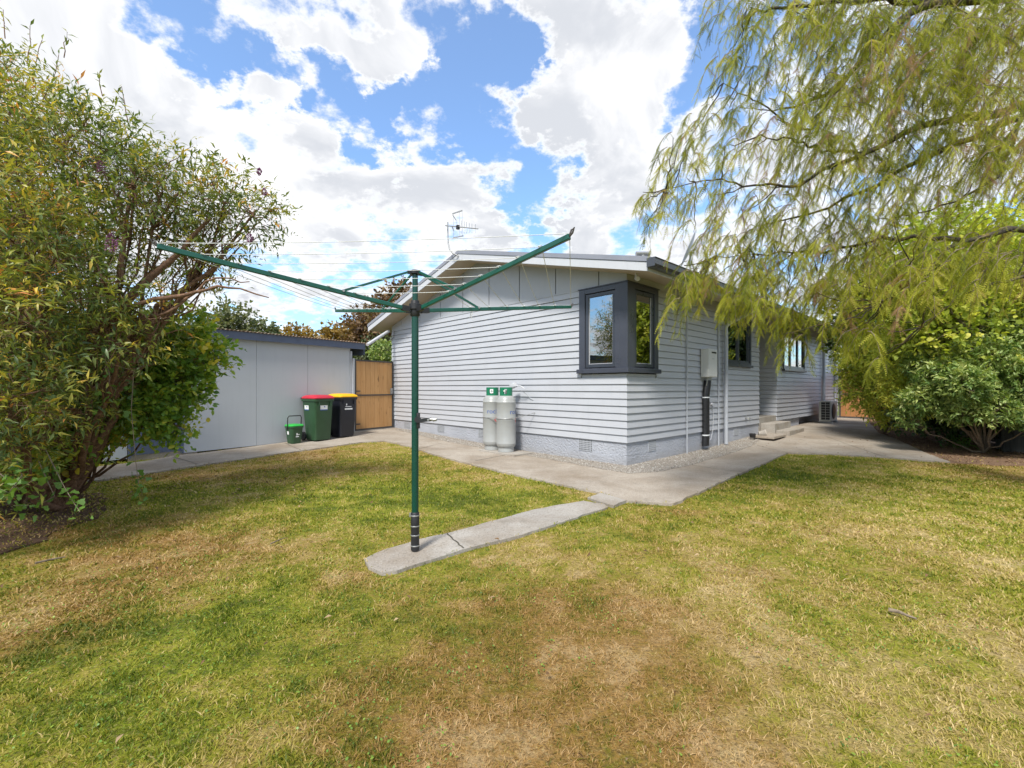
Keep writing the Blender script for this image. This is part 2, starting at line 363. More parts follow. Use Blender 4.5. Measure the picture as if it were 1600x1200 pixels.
        return link_mesh(me, name, mat, parent, smooth)
def np_mesh(name, V, F, mat, parent=None, attrs=None, smooth=False):
    V = np.asarray(V, dtype=np.float32); F = np.asarray(F, dtype=np.int32); k = F.shape[1]
    me = bpy.data.meshes.new(name); me.vertices.add(len(V)); me.vertices.foreach_set('co', V.ravel())
    me.loops.add(F.size); me.loops.foreach_set('vertex_index', F.ravel())
    me.polygons.add(len(F)); me.polygons.foreach_set('loop_start', np.arange(0, F.size, k, dtype=np.int32))
    me.polygons.foreach_set('loop_total', np.full(len(F), k, dtype=np.int32))
    for an, av in (attrs or {}).items():
        a = me.attributes.new(an, 'FLOAT', 'POINT'); a.data.foreach_set('value', np.asarray(av, dtype=np.float32))
    me.update(calc_edges=True); me.validate()
    return link_mesh(me, name, mat, parent, smooth)
def copy_tree(o, parent=None):
    c = o.copy(); COL.objects.link(c); c.parent = parent
    for ch in list(o.children): copy_tree(ch, c)
    return c
def text_mb(mb, body, size, fn):
    cu = bpy.data.curves.new('txt', 'FONT'); cu.body = body; cu.size = size; cu.align_x = 'CENTER'; cu.resolution_u = 3
    ob = bpy.data.objects.new('txt', cu); COL.objects.link(ob)
    dg = bpy.context.evaluated_depsgraph_get(); me = bpy.data.meshes.new_from_object(ob.evaluated_get(dg))
    mb.add([fn(v.co.x, v.co.y) for v in me.vertices], [tuple(p.vertices) for p in me.polygons])
    bpy.data.objects.remove(ob); bpy.data.meshes.remove(me)

# ------------------------------------------------------------------ terrain and survey helpers
def sstep(a, b, x):
    t = np.clip((np.asarray(x, dtype=float)-a)/(b-a), 0, 1); return t*t*(3-2*t)
def hz(x, y): return 0.13*sstep(8.3, 12.8, y)
def G(px, py):                      # a surveyed point of the ground
    z = 0.0
    for _ in range(6):
        Y = (CAMH-z)*FPX/(py-HOR); X = (px-800)/FPX*Y; z = float(hz(X, Y))
    return (X, Y)
def W(px, py, Y): return ((px-800)/FPX*Y, Y, CAMH+(HOR-py)/FPX*Y)
def vnoise(x, y, seed=0):
    x = np.asarray(x, float); y = np.asarray(y, float)
    xi = np.floor(x).astype(np.int64); yi = np.floor(y).astype(np.int64); fx = x-xi; fy = y-yi
    fx = fx*fx*(3-2*fx); fy = fy*fy*(3-2*fy)
    def h(a, b):
        n = (a*374761393 + b*668265263 + seed*974711) & 0xffffffff
        n = ((n ^ (n >> 13))*1274126177) & 0xffffffff
        return ((n ^ (n >> 16)) & 0xffff)/65535.0
    return (h(xi, yi)*(1-fx)+h(xi+1, yi)*fx)*(1-fy)+(h(xi, yi+1)*(1-fx)+h(xi+1, yi+1)*fx)*fy
def fbm(x, y, sc_, seed=0, oc=4):
    s = 0; a = 1; tot = 0
    for i in range(oc): s = s+a*vnoise(x*sc_*2**i+i*13.7, y*sc_*2**i+i*7.1, seed+i); tot += a; a *= .58
    return s/tot
def inpoly(x, y, poly):
    x = np.asarray(x); y = np.asarray(y); c = np.zeros(x.shape, bool); n = len(poly)
    for i in range(n):
        x0, y0 = poly[i]; x1, y1 = poly[(i+1) % n]
        if y0 == y1: continue
        k = ((y0 > y) != (y1 > y)) & (x < (x1-x0)*(y-y0)/(y1-y0)+x0); c ^= k
    return c
# dry / green pattern of the lawn: (px, py, radius m x, radius m y, weight, brown weight)
PATCH = [((820, 1120), .55, .45, .26, .9), ((960, 1010), .8, .5, .20, .65), ((640, 1090), .35, .35, .12, .5), ((1080, 1180), .4, .3, .15, .5), ((870, 960), .6, .4, .10, .5),
         ((230, 860), 1.0, .5, .26, .65), ((120, 930), .7, .5, .20, .7), ((60, 1000), .4, .3, .10, .7), ((540, 905), .28, .18, .36, .5), ((500, 712), .9, .7, .34, .3), ((420, 730), 1.0, .4, .22, .4),
         ((270, 745), 1.1, .35, .30, .7), ((650, 735), .9, .3, .10, 0), ((1500, 880), 1.6, .9, .20, 0), ((1250, 830), 1.1, .5, .18, 0), ((1400, 1050), 1.0, .6, .12, 0),
         ((1520, 740), 1.5, .9, .22, .1), ((1150, 900), .7, .4, .10, .1), ((1070, 800), .35, .2, .22, .4), ((100, 830), 1.1, .45, .14, .8), ((1330, 760), .9, .5, .05, 0),
         ((760, 780), 1.4, .7, -.16, 0), ((600, 790), 1.3, .7, -.14, 0), ((1200, 740), .9, .8, -.30, 0), ((1050, 815), .6, .25, -.10, 0), ((430, 940), .7, .5, -.12, 0),
         ((350, 1000), .5, .4, -.08, 0), ((120, 1120), .5, .4, -.08, 0), ((330, 1150), .4, .3, -.05, 0), ((860, 800), .6, .3, -.12, 0), ((1050, 1020), .4, .3, -.12, 0), ((900, 1060), .14, .18, -.15, 0)]
def lawn_attrs(x, y):
    dry = .47+(fbm(x, y, .9, 3)-.5)*.55+(fbm(x, y, 4.2, 9)-.5)*.95+(fbm(x, y, 12, 19, 2)-.5)*.4
    br = np.clip((fbm(x, y, .55, 31)-.5)*1.2+.12, 0, 1)
    for (p, rx, ry, wt, bw) in PATCH:
        gx, gy = G(*p); g = np.exp(-(((x-gx)/rx)**2+((y-gy)/ry)**2)); dry = dry+g*wt; br = br+g*bw
    br = br*(.30+1.5*fbm(x, y, 7.5, 41, 3))
    return np.clip(dry, 0, 1), np.clip(br, 0, 1)

HC = (1.826, 7.18); HA = math.atan2(.6834, .7301)
ca, sa = math.cos(HA), math.sin(HA)
def HL(x, y): return (HC[0]+x*ca-y*sa, HC[1]+x*sa+y*ca)           # house plan (along side wall, along gable)
SO = (-6.16, 8.42); SA = math.atan2(.8269, .5623)
def SL(x, y): return (SO[0]+x*math.cos(SA)-y*math.sin(SA), SO[1]+x*math.sin(SA)+y*math.cos(SA))

P_path = [G(71, 744), G(110, 736), G(228, 722), G(308, 706.5), SL(.0, -.02), SL(3.7, -.02), SL(3.9, .6), (-3.3, 12.9), HL(.3, 7.6), HL(.3, .3), HL(5.2, .3), HL(8.0, .3), HL(16.5, .3), HL(16.5, -2.2), G(1352, 655),
          G(1372, 677), G(1412, 692), G(1442, 707), G(1485, 724), G(1385, 716), G(1300, 711), G(1231, 709), G(1140, 749), G(1052, 790), G(979, 785), G(938.5, 772.6),
          G(860, 756), G(800, 743), G(700, 717.5), G(640, 699), G(600, 690), G(565, 692), G(440, 709.6), G(247, 738.5), G(165, 751), G(102, 758)]
P_strip = [G(569, 877.5), G(576, 890), G(597, 899), G(620, 896), G(725, 862), G(800, 843), G(846, 829), G(950, 795), G(944, 790), G(911.5, 785), G(835, 798.5), G(727, 829), G(695, 837.5), G(655, 846), G(605, 861)]
P_small = [G(918, 780.5), G(938.5, 773.2), G(978, 785.4), G(959, 794)]
P_gravel = [HL(-.42, 4.9), HL(-.36, 2.2), HL(-.42, .8), HL(-.52, .1), HL(-.50, -.38), HL(-.15, -.58), HL(.7, -.66), HL(2.2, -.60), HL(3.9, -.52), HL(5.0, -.35), HL(5.6, .1), HL(.2, .1), HL(.2, 7.0), HL(-.25, 7.0)]
P_bed = [G(1352, 655), G(1372, 677), G(1412, 692), G(1442, 707), G(1485, 724), G(1540, 727), G(1600, 729), G(1750, 735), (12.0, 6.2), (16, 12), (15, 17)]
P_leftbed = [(-8, .6), (-4.9, 1.6), (-4.1, 2.7), (-3.9, 3.6), (-4.1, 4.5), (-4.7, 5.2), (-5.6, 5.8), (-8.0, 6.6)]

def ragged(poly, amp=.014, step=.10):
    out = []
    for (a, b) in zip(poly, poly[1:]+poly[:1]):
        L = math.hypot(b[0]-a[0], b[1]-a[1]); n = max(1, min(60, int(L/step)))
        for k in range(n):
            f = k/n; j = amp if 0 < k else 0
            out.append((a[0]+(b[0]-a[0])*f+random.uniform(-j, j), a[1]+(b[1]-a[1])*f+random.uniform(-j, j)))
    return out
def sheet(name, poly, off, mat, thick=.05, label=None, kind='structure', cat=None, rag=.014, step=.10):
    poly = ragged(poly, rag, step)
    bm = bmesh.new(); vs = [bm.verts.new((x, y, 0)) for x, y in poly]; bm.faces.new(vs)
    ys = [p[1] for p in poly]; y = 8.3
    while y < 13:
        if min(ys) < y < max(ys):
            bmesh.ops.bisect_plane(bm, geom=bm.verts[:]+bm.edges[:]+bm.faces[:], plane_co=(0, y, 0), plane_no=(0, 1, 0))
        y += .5
    bm.normal_update()
    if bm.faces[:][0].normal.z < 0: bmesh.ops.reverse_faces(bm, faces=bm.faces[:])
    bmesh.ops.triangulate(bm, faces=bm.faces[:])
    ext = bmesh.ops.extrude_face_region(bm, geom=bm.faces[:])
    top = [v for v in ext['geom'] if isinstance(v, bmesh.types.BMVert)]
    ts = set(top)
    for v in bm.verts: v.co.z = float(hz(v.co.x, v.co.y))+(off if v in ts else off-thick)
    bmesh.ops.recalc_face_normals(bm, faces=bm.faces[:])
    me = bpy.data.meshes.new(name); bm.to_mesh(me); bm.free()
    o = link_mesh(me, name, mat); tag(o, label, cat, None, kind); return o

# ground sheet to the horizon
gm = MB()
ys = [-120, -20, 0, 8.3, 9.2, 10.1, 11, 11.9, 12.8, 30, 90, 400]; xs = [-400, -60, -10, 0, 12, 60, 400]
V = [(x, y, float(hz(x, y))-.05) for y in ys for x in xs]
gm.add(V, [(j*7+i, j*7+i+1, (j+1)*7+i+1, (j+1)*7+i) for j in range(len(ys)-1) for i in range(6)])
tag(gm.build('ground', M['farground'], smooth=True), 'grassy ground stretching away beyond the yard', None, None, 'structure')
# lawn
nx, ny = 420, 330
gx = np.linspace(-11, 14, nx); gy = np.linspace(-3, 16.5, ny); X, Y = np.meshgrid(gx, gy)
Z = hz(X, Y)+(fbm(X, Y, 1.3, 50)-.5)*.022-.004
dry, brn = lawn_attrs(X, Y)
idx = np.arange(nx*ny).reshape(ny, nx)
F = np.stack([idx[:-1, :-1], idx[:-1, 1:], idx[1:, 1:], idx[1:, :-1]], -1).reshape(-1, 4)
lawn = np_mesh('lawn', np.stack([X, Y, Z], -1).reshape(-1, 3), F, M['turf'], None, {'dry': dry.ravel(), 'brown': brn.ravel(), 'tint': np.full(nx*ny, .5)}, True)
tag(lawn, 'patchy mown lawn, part green and part straw coloured', None, None, 'structure')
path = sheet('path', P_path, .022, M['concrete']); path['label'] = 'stained concrete path and patio around the house'
strip = sheet('path_strip', P_strip, .02, M['concrete2'], .08); strip['label'] = 'narrow concrete strip under the clothesline'
sm = sheet('path_slab', P_small, .027, M['concrete2'], .08); sm['label'] = 'small concrete slab between strip and path'
grv = sheet('gravel_bed', P_gravel, .030, M['gravel']); grv['label'] = 'gravel strip against the house foundation'
bed = sheet('garden_bed', P_bed, .012, M['mulch'], rag=.06, step=.14); bed['label'] = 'mulched garden bed under the right hand shrubs'
lb = sheet('soil_bed', P_leftbed, .008, M['soil'], rag=.07, step=.13); lb['label'] = 'bare shaded soil under the left tree'
# joints and cracks in the concrete
jm = MB()
def crack(mb, a, b, off, wd=.008, n=7, j=.012):
    a = Vector(a); b = Vector(b); dv = (b-a); nn = Vector((-dv.y, dv.x)).normalized(); pts = []
    for i in range(n+1):
        p = a+dv*i/n+nn*random.uniform(-j, j); pts.append((p, wd*random.uniform(.6, 1.3)))
    for (p, w0), (q, w1) in zip(pts, pts[1:]):
        z0 = float(hz(p.x, p.y))+off; z1 = float(hz(q.x, q.y))+off
        mb.quad((p.x-nn.x*w0, p.y-nn.y*w0, z0), (q.x-nn.x*w1, q.y-nn.y*w1, z1), (q.x+nn.x*w1, q.y+nn.y*w1, z1), (p.x+nn.x*w0, p.y+nn.y*w0, z0))
crack(jm, G(743, 722), G(792, 712.5), .026); crack(jm, G(655, 703), G(690, 694), .026, .006); crack(jm, G(1165, 741), G(1060, 726), .026, .005)
crack(jm, G(470, 705), G(445, 694), .026, .006); crack(jm, G(310, 728), G(270, 716), .026, .006); crack(jm, G(1231, 709), G(1180, 697), .026, .005)
crack(jm, G(1385, 716), G(1290, 683), .026, .005); crack(jm, G(613, 676), G(560, 683), .026, .006)
crack(jm, G(697, 837), G(724, 861), .0235, .006, 9, .008)
tag(jm.build('path_joints', M['crack']), 'dark joints and cracks across the concrete path', None, None, 'structure')

# ------------------------------------------------------------------ house (local x along side wall, y along gable wall)
house = empty('house', (HC[0], HC[1], 0), HA, 'grey weatherboard house with low gable roof and slate corner window', 'house')
ZB, PITCH, NB = .393, .1173, 22
ZT = ZB+PITCH*NB
GW, SLEN, R0, R1 = 7.626, 14.2, 5.9, 7.25
def boards(mb, kind, a0, a1, holes=(), mitre0=False, mitre1=False, plane=0.0, flip=False, z1=None):
    """weatherboards: kind 'x' runs along x on plane y, 'y' runs along y on plane x; outward is negative side"""
    for n in range(NB):
        z0 = ZB+n*PITCH; zt = z0+PITCH-.008
        segs = [(a0, a1)]
        for (h0, h1, hz0, hz1) in holes:
            if zt-.01 > hz0 and z0+.03 < hz1:
                ns = []
                for (p, q) in segs:
                    if h1 <= p or h0 >= q: ns.append((p, q)); continue
                    if h0 > p: ns.append((p, h0))
                    if h1 < q: ns.append((h1, q))
                segs = ns
        for (p, q) in segs:
            ob, ot = .027, .009
            e0b = p-(ob if (mitre0 and p == a0) else 0); e0t = p-(ot if (mitre0 and p == a0) else 0)
            e1b = q+(ob if (mitre1 and q == a1) else 0); e1t = q+(ot if (mitre1 and q == a1) else 0)
            pts = [(e0b, ob, z0), (e1b, ob, z0), (e1t, ot, zt), (e0t, ot, zt)]
            und = [(e0b, ob, z0), (e1b, ob, z0), (q, -.006, z0+.002), (p, -.006, z0+.002)]; top_ = [(e0t, ot, zt), (e1t, ot, zt), (q, -.006, zt-.002), (p, -.006, zt-.002)]
            T = (lambda a, o, z: (a, plane-o, z)) if kind == 'x' else (lambda a, o, z: (plane-o, a, z))
            mb.quad(*[T(*c) for c in pts]); mb.quad(*[T(*c) for c in und]); mb.quad(*[T(*c) for c in top_])
            mb.quad(T(e0b, ob, z0), T(e0t, ot, zt), T(p, 0, zt), T(p, 0, z0)); mb.quad(T(e1b, ob, z0), T(e1t, ot, zt), T(q, 0, zt), T(q, 0, z0))
WZ0, WZ1 = 1.56, 2.955
# gable wall
g = MB(); boards(g, 'y', 0, GW, [(-1, .90, WZ0-.03, WZ1)], mitre0=True)
g.box(.0055, .04, .92, GW, ZB, ZT); g.box(.0055, .04, .0065, .92, ZB, WZ0-.06); g.build('wall', M['wall'], house)
# side walls
s = MB(); boards(s, 'x', 0, R0, [(-1, .90, WZ0-.03, WZ1), (3.86, 5.24, 1.82, 2.955)], mitre0=True)
s.box(.92, 3.84, .0055, .04, ZB, 3.05); s.box(.041, .92, .0055, .04, ZB, WZ0-.06); s.box(5.26, R0, .0055, .04, ZB, 3.05); s.box(3.84, 5.26, .0055, .04, ZB, 1.80)
s.box(R0-.03, R0+.0, .041, 1.2, ZB, 3.3); s.build('wall', M['wall'], house)
s = MB(); boards(s, 'x', R1, SLEN, [(7.74, 9.76, 1.82, 2.955)], mitre0=True)
s.box(R1+.041, 7.72, .0055, .04, ZB, 3.05); s.box(9.78, SLEN, .0055, .04, ZB, 3.05); s.box(7.72, 9.78, .0055, .04, ZB, 1.80)
boards(s, 'y', 0, 1.2, (), mitre0=True, plane=R1); s.box(R1+.0055, R1+.04, .0065, 1.2, ZB, 3.3)
s.build('wall', M['wall'], house)
b = MB(); b.box(R0, R1, 1.2, 1.25, .5, 3.4); b.build('wall', M['wall'], house)
b = MB(); b.box(SLEN-.03, SLEN, .03, GW, 0, 3.0); b.box(0.03, SLEN-.03, GW-.03, GW, 0, 3.0); b.build('wall', M['wall'], house)
b = MB(); b.box(R0+.1, R0+1.0, 1.17, 1.195, .56, 2.56); b.build('door', M['white'], house); 
# rooms behind the windows
b = MB(); b.box(.05, SLEN-.05, 2.6, 2.65, .5, 3.05); b.box(2.9, 2.95, .06, 2.55, .5, 3.0); b.box(.05, 5.85, .06, 7.5, .5, .55); b.box(7.3, 14, .06, 7.5, .5, .55)
b.box(.05, 5.85, .06, 2.6, 3.02, 3.05); b.box(7.3, 14, .06, 2.6, 3.02, 3.05)
b.build('interior_wall', M['room'], house)
# curtains
def curtain(pts_fn, n, a0, a1, z0, z1):
    cm = MB(); rows = []
    for i in range(n+1):
        a = a0+(a1-a0)*i/n; o = .012*math.sin(i*2.1)+.006*math.sin(i*5.3); rows.append((pts_fn(a, o, z0), pts_fn(a, o, z1)))
    for (p, q), (r, t_) in zip(rows, rows[1:]): cm.quad(p, r, t_, q)
    return cm.build('curtain', M['curtain'], house)
curtain(lambda a, o, z: (.16+o, a, z), 12, .66, .80, 1.5, 2.95)
curtain(lambda a, o, z: (a, .16+o, z), 26, .46, .64, 1.5, 2.95)
curtain(lambda a, o, z: (a, .2+o, z), 26, 5.0, 5.3, 1.75, 2.95)
# gable panel with grooves
def roof_z(y): return 4.205-(3.81-y)*(4.205-3.115)/(3.81+.68) if y <= 3.81 else 4.205-(y-3.81)*(4.205-3.06)/(8.1-3.81)
TH = .185
g = MB(); ysp = [0, .53+.0, 1.49, 2.445, 3.38, 3.81, 4.31, 5.21, 6.15, 7.1, GW]
for a, b_ in zip(ysp, ysp[1:]):
    g_ = .006
    g_ = .011; a2 = a+(g_ if a not in (0, 3.81) else 0); b2 = b_-(g_ if b_ not in (GW, 3.81) else 0)
    za, zb = roof_z(a2)-TH+.03, roof_z(b2)-TH+.03
    g.add([(-.012, a2, ZT), (-.012, b2, ZT), (-.012, b2, zb), (-.012, a2, za), (.0, a2, ZT), (.0, b2, ZT), (.0, b2, zb), (.0, a2, za)],
          [(0, 1, 2, 3), (0, 4, 7, 3), (1, 5, 6, 2), (0, 1, 5, 4)])
g.quad((.002, 0, ZT-.02), (.002, GW, ZT-.02), (.002, GW, roof_z(GW)-TH+.03), (.002, 3.81, roof_z(3.81)-TH+.03), (.002, 0, roof_z(0)-TH+.03))
g.box(-.020, -.0125, .0, GW, ZT-.015, ZT+.012)
g.build('gable_panel', M['panel'], house)
for yy in ysp[1:-1]:
    if yy == 3.81: continue
    gl = MB(); gl.quad((-.002, yy-.006, ZT), (-.002, yy+.006, ZT), (-.002, yy+.006, roof_z(yy)-TH), (-.002, yy-.006, roof_z(yy)-TH)); gl.build('panel_joint', M['slate_dark'], house)
# side wall head strip under the soffit
b = MB(); b.box(-.01, .95, -.011, .01, 2.973, 3.10); b.box(.951, R0, -.01, .0, ZT, 3.10); b.box(R1+.05, SLEN, -.01, .0, ZT, 3.10); b.build('frieze_board', M['wall'], house)
# foundation
f_ = MB(); f_.box(.0, .18, .0, GW, -.2, ZB-.004); f_.box(.18, R0, .0, .18, -.2, ZB-.004); f_.box(R1+1.0, R1+2.2, .04, .2, -.2, ZB-.02); f_.box(10.2, SLEN, .25, .4, -.2, ZB-.02)
f_.box(SLEN-.2, SLEN, .42, GW, -.2, ZB-.01); f_.box(.2, SLEN-.22, GW-.2, GW-.01, -.2, ZB-.01); f_.box(R1+.1, R1+.3, .3, GW-.3, -.2, ZB-.02)
f_.build('foundation', M['plaster'], house)
b = MB(); b.box(R1+.35, SLEN-.25, .5, .55, -.1, ZB); b.build('subfloor', M['dark'], house)
# roof
XR0, XR1 = -.50, 14.7
def slab(mb, y0, y1, zt0, zt1, th0, th1, x0, x1):
    v = [(x, y, z) for x in (x0, x1) for (y, z) in ((y0, zt0-th0), (y1, zt1-th0), (y1, zt1-th1), (y0, zt0-th1))]
    mb.add(v, [(0, 1, 2, 3), (7, 6, 5, 4), (0, 4, 5, 1), (1, 5, 6, 2), (2, 6, 7, 3), (3, 7, 4, 0)])
ze, za, zf = 3.115, 4.205, 3.06
r = MB()
def corr(mb, y0, y1, z0, z1, x0, x1, step=.0380, amp=.009):
    n = int((x1-x0)/step); vs = []
    for i in range(n+1):
        x = x0+i*(x1-x0)/n; dz = amp*math.sin(i*PI/2)
        vs += [(x, y0, z0+dz), (x, y1, z1+dz)]
    mb.add(vs, [(2*i, 2*i+1, 2*i+3, 2*i+2) for i in range(n)])
corr(r, -.70, 3.81, ze-.015, za-.012, XR0+.1, XR1-.02); corr(r, 3.81, 8.12, za-.012, zf-.015, XR0+.1, XR1-.02)
slab(r, -.66, 3.81, ze, za, .035, .06, XR0+.03, XR1); slab(r, 3.81, 8.08, za, zf, .035, .06, XR0+.03, XR1)
r.box(XR0+.1, XR1, 3.68, 3.94, za-.03, za+.012); r.build('roof', M['roofmetal'], house)
fl = MB(); slab(fl, -.69, 3.81, ze, za, -.006, .068, XR0-.012, XR0+.10); slab(fl, 3.81, 8.12, za, zf, -.006, .068, XR0-.012, XR0+.10); fl.build('flashing', M['flash'], house)
fa = MB(); slab(fa, -.66, 3.81, ze, za, .069, .195, XR0, XR0+.022); fa.build('fascia', M['white'], house)
fa = MB(); slab(fa, 3.811, 8.10, za, zf, .069, .195, XR0, XR0+.022); fa.build('fascia', M['white'], house)
so = MB(); slab(so, -.64, 3.81, ze, za, .168, .180, XR0+.023, XR1-.02); slab(so, 3.812, 8.08, za, zf, .168, .180, XR0+.023, XR1-.02); so.build('soffit', M['soffit'], house)
ef = MB(); ef.box(XR0+.023, XR1, -.66, -.641, ze-.19, ze-.045); ef.build('fascia', M['white'], house)
gu = MB()
prof = [(-.665, 3.085), (-.665, 2.965), (-.76, 2.965), (-.79, 3.0), (-.79, 3.075), (-.80, 3.09), (-.785, 3.09), (-.775, 3.01), (-.75, 2.98), (-.68, 2.98), (-.68, 3.085)]
gu.add([(x, y, z) for x in (XR0-.03, XR1+.05) for y, z in prof], [tuple(range(11)), tuple(range(11, 22))[::-1]]+[(i, (i+1) % 11, 11+(i+1) % 11, 11+i) for i in range(11)])
gu.box(XR0-.034, XR0-.028, -.79, -.665, 2.967, 3.09); gu.build('gutter', M['gutter'], house)
# corner window
win = MB()
P_ = .045
def fx(mb, a0, a1, z0, z1, o0, o1, bev=.004):   # on gable (runs y)
    mb.box(-o1, -o0, a0, a1, z0, z1, bev)
def fy(mb, a0, a1, z0, z1, o0, o1, bev=.004):   # on side wall (runs x)
    mb.box(a0, a1, -o1, -o0, z0, z1, bev)
win.box(-P_, .10, -P_, .10, WZ0+.03, 2.955, .004)                                     # corner post
fx(win, .101, .185, WZ0+.03, 2.954, -.10, P_-.002); fx(win, .80, .925, WZ0+.03, 2.954, -.05, P_-.002)
fx(win, .186, .799, 2.872, 2.953, -.08, P_-.003)
fx(win, .186, .799, WZ0+.03, 1.60, -.08, P_-.003)
fy(win, .101, .185, WZ0+.03, 2.954, -.10, P_-.002); fy(win, .80, .925, WZ0+.03, 2.954, -.05, P_-.002)
fy(win, .186, .799, 2.872, 2.953, -.08, P_-.003); fy(win, .186, .799, WZ0+.03, 1.60, -.08, P_-.003)
win.box(-P_-.012, .02, -P_-.012, .94, 2.956, 2.972); win.box(.021, .94, -P_-.012, .02, 2.956, 2.972)
wroot = win.build('window', M['slate'], house)
sl = MB(); sl.box(-.085, .03, -.085, .95, 1.515, 1.588, .006); sl.box(.031, .95, -.085, .03, 1.515, 1.587, .006); sl.build('sill', M['slate'], wroot)
def sash(fn, a0, a1, z0, z1, wd=.058):
    sm_ = MB()
    fn(sm_, a0, a0+wd, z0, z1, -.035, .026); fn(sm_, a1-wd, a1, z0, z1, -.035, .026)
    fn(sm_, a0+wd, a1-wd, z1-wd, z1, -.035, .0255); fn(sm_, a0+wd, a1-wd, z0, z0+wd, -.035, .0255)
    sm_.build('sash', M['slate_dark'], wroot)
    pm = MB(); fn(pm, a0+wd-.004, a1-wd+.004, z0+wd-.004, z1-wd+.004, -.004, .002, 0); pm.build('pane', M['glass'], wroot)
sash(fx, .192, .793, 1.612, 2.862); sash(fy, .192, .793, 1.612, 2.862)
for fn in (fx, fy):
    li = MB(); a0, a1, z0, z1 = .252, .733, 1.672, 2.802
    fn(li, a0, a0+.007, z0, z1, .002, .012, 0); fn(li, a1-.007, a1, z0, z1, .002, .012, 0); fn(li, a0, a1, z0, z0+.007, .002, .0115, 0)
    li.build('glazing_bead', M['white'], wroot)
# second and third window on the side wall
def side_window(x0, x1, mull):
    wm = MB(); z0, z1 = 1.80, 2.96
    fy(wm, x0, x0+.075, z0, z1, -.08, .05); fy(wm, x1-.075, x1, z0, z1, -.08, .05); fy(wm, x0+.076, x1-.076, z1-.07, z1, -.08, .049); fy(wm, x0+.076, x1-.076, z0, z0+.05, -.08, .049)
    wr = wm.build('window', M['slate_dark'], house)
    sm_ = MB(); fy(sm_, x0-.03, x1+.03, z0-.055, z0+.0, -.03, .085); sm_.build('sill', M['slate_dark'], wr)
    cuts = [x0+.076]+[x0+(x1-x0)*m for m in mull]+[x1-.076]
    for a, b_ in zip(cuts, cuts[1:]):
        q = MB(); wd = .042
        fy(q, a, a+wd, z0+.051, z1-.071, -.03, .03); fy(q, b_-wd, b_, z0+.051, z1-.071, -.03, .03)
        fy(q, a+wd, b_-wd, z1-.071-wd, z1-.071, -.03, .029); fy(q, a+wd, b_-wd, z0+.051, z0+.051+wd, -.03, .029); q.build('sash', M['slate_dark'], wr)
        q = MB(); fy(q, a+wd-.004, b_-wd+.004, z0+.09, z1-.11, -.004, .002, 0); q.build('pane', M['glass'], wr)
side_window(3.80, 5.28, [.5]); side_window(7.72, 9.80, [.33, .67])
# downpipes, conduit
def dpipe(x, r, z1, col='pipe', oy=-.09, z0=.07, parts=True):
    p = MB(); p.tube([(x, oy, z0), (x, oy, z1)], r, 14); 
    for zc in (1.62,): p.tube([(x, oy, zc-.025), (x, oy, zc+.025)], r*1.22, 14); p.box(x-.008, x+.008, oy, -.01, zc-.012, zc+.012)
    p.build('downpipe', M[col], house, auto=40)
p = MB(); p.tube([(3.66, -.70, 2.97), (3.66, -.70, 2.90), (3.66, -.62, 2.82), (3.66, -.20, 2.66), (3.66, -.10, 2.58), (3.66, -.10, 2.45)], .038, 14); p.build('downpipe', M['pipe'], house, auto=40)
dpipe(3.66, .04, 2.46, oy=-.10)
dpipe(11.86, .045, 3.0, oy=-.08); dpipe(13.56, .03, 3.0, oy=-.06)
p = MB(); p.tube([(1.98, -.045, .0), (1.98, -.045, 3.05)], .014, 10); p.build('conduit', M['pipe'], house, auto=40)
p = MB(); p.tube([(3.42, -.04, .05), (3.42, -.04, 3.05)], .016, 10); p.build('conduit', M['pipe'], house, auto=40)
# vents: one built, the rest copied
def make_vent():
    v = MB(); v.box(-.008, .001, -.145, .145, -.01, .0); v.box(-.008, .001, -.145, .145, .18, .19); v.box(-.008, .001, -.145, -.135, .0, .18); v.box(-.008, .001, .135, .145, .0, .18)
    for i in range(1, 9): v.box(-.006, .001, -.135+i*.03-.006, -.135+i*.03+.006, .0, .18)
    for i in range(1, 6): v.box(-.0065, .001, -.135, .135, i*.03-.006, i*.03+.006)
    o = v.build('vent', M['pipe'], house)
    k = MB(); k.box(-.002, .0005, -.14, .14, -.0, .18); k.build('vent_opening', M['black'], o); return o
vent = make_vent(); vent.location = (-.001, .81, .195)
for loc, rz in (((-.001, 5.2, .20), 0), ((-.001, 6.8, .20), 0), ((.78, -.001, .20), PI/2), ((4.46, -.001, .205), PI/2), ((-.001, 3.6, .20), 0)):
    c = copy_tree(vent, house); c.location = loc; c.rotation_euler = (0, 0, rz); c.scale = (1, .85 if rz else 1, .95)
# soffit light and tap
p = MB(); p.tube([(-.12, -.25, 3.03), (-.12, -.25, 2.93)], .022, 12); p.tube([(-.12, -.25, 2.95), (-.16, -.30, 2.93)], .03, 12, r1=.036); p.build('security_light', M['white'], house, auto=40)
p = MB(); p.tube([(5.2, -.02, .55), (5.2, -.08, .55)], .010, 8); p.build('pipe_stub', M['steel'], house, auto=40); p = MB(); p.tube([(4.95, -.02, .56), (4.95, -.09, .56), (4.95, -.11, .52)], .012, 8); p.tube([(4.95, -.06, .56), (4.95, -.06, .61)], .008, 8); p.box(4.91, 4.99, -.07, -.05, .61, .62)
p.build('tap', M['steel'], house, auto=40)
p = MB(); p.tube([(3.08, -.03, .93), (3.08, -.07, .93)], .035, 12); p.tube([(3.1, -.05, .9), (3.12, -.06, .7), (3.11, -.05, .4), (3.02, -.05, .22), (2.9, -.05, .2)], .006, 6); p.build('power_outlet', M['white'], house, auto=40)
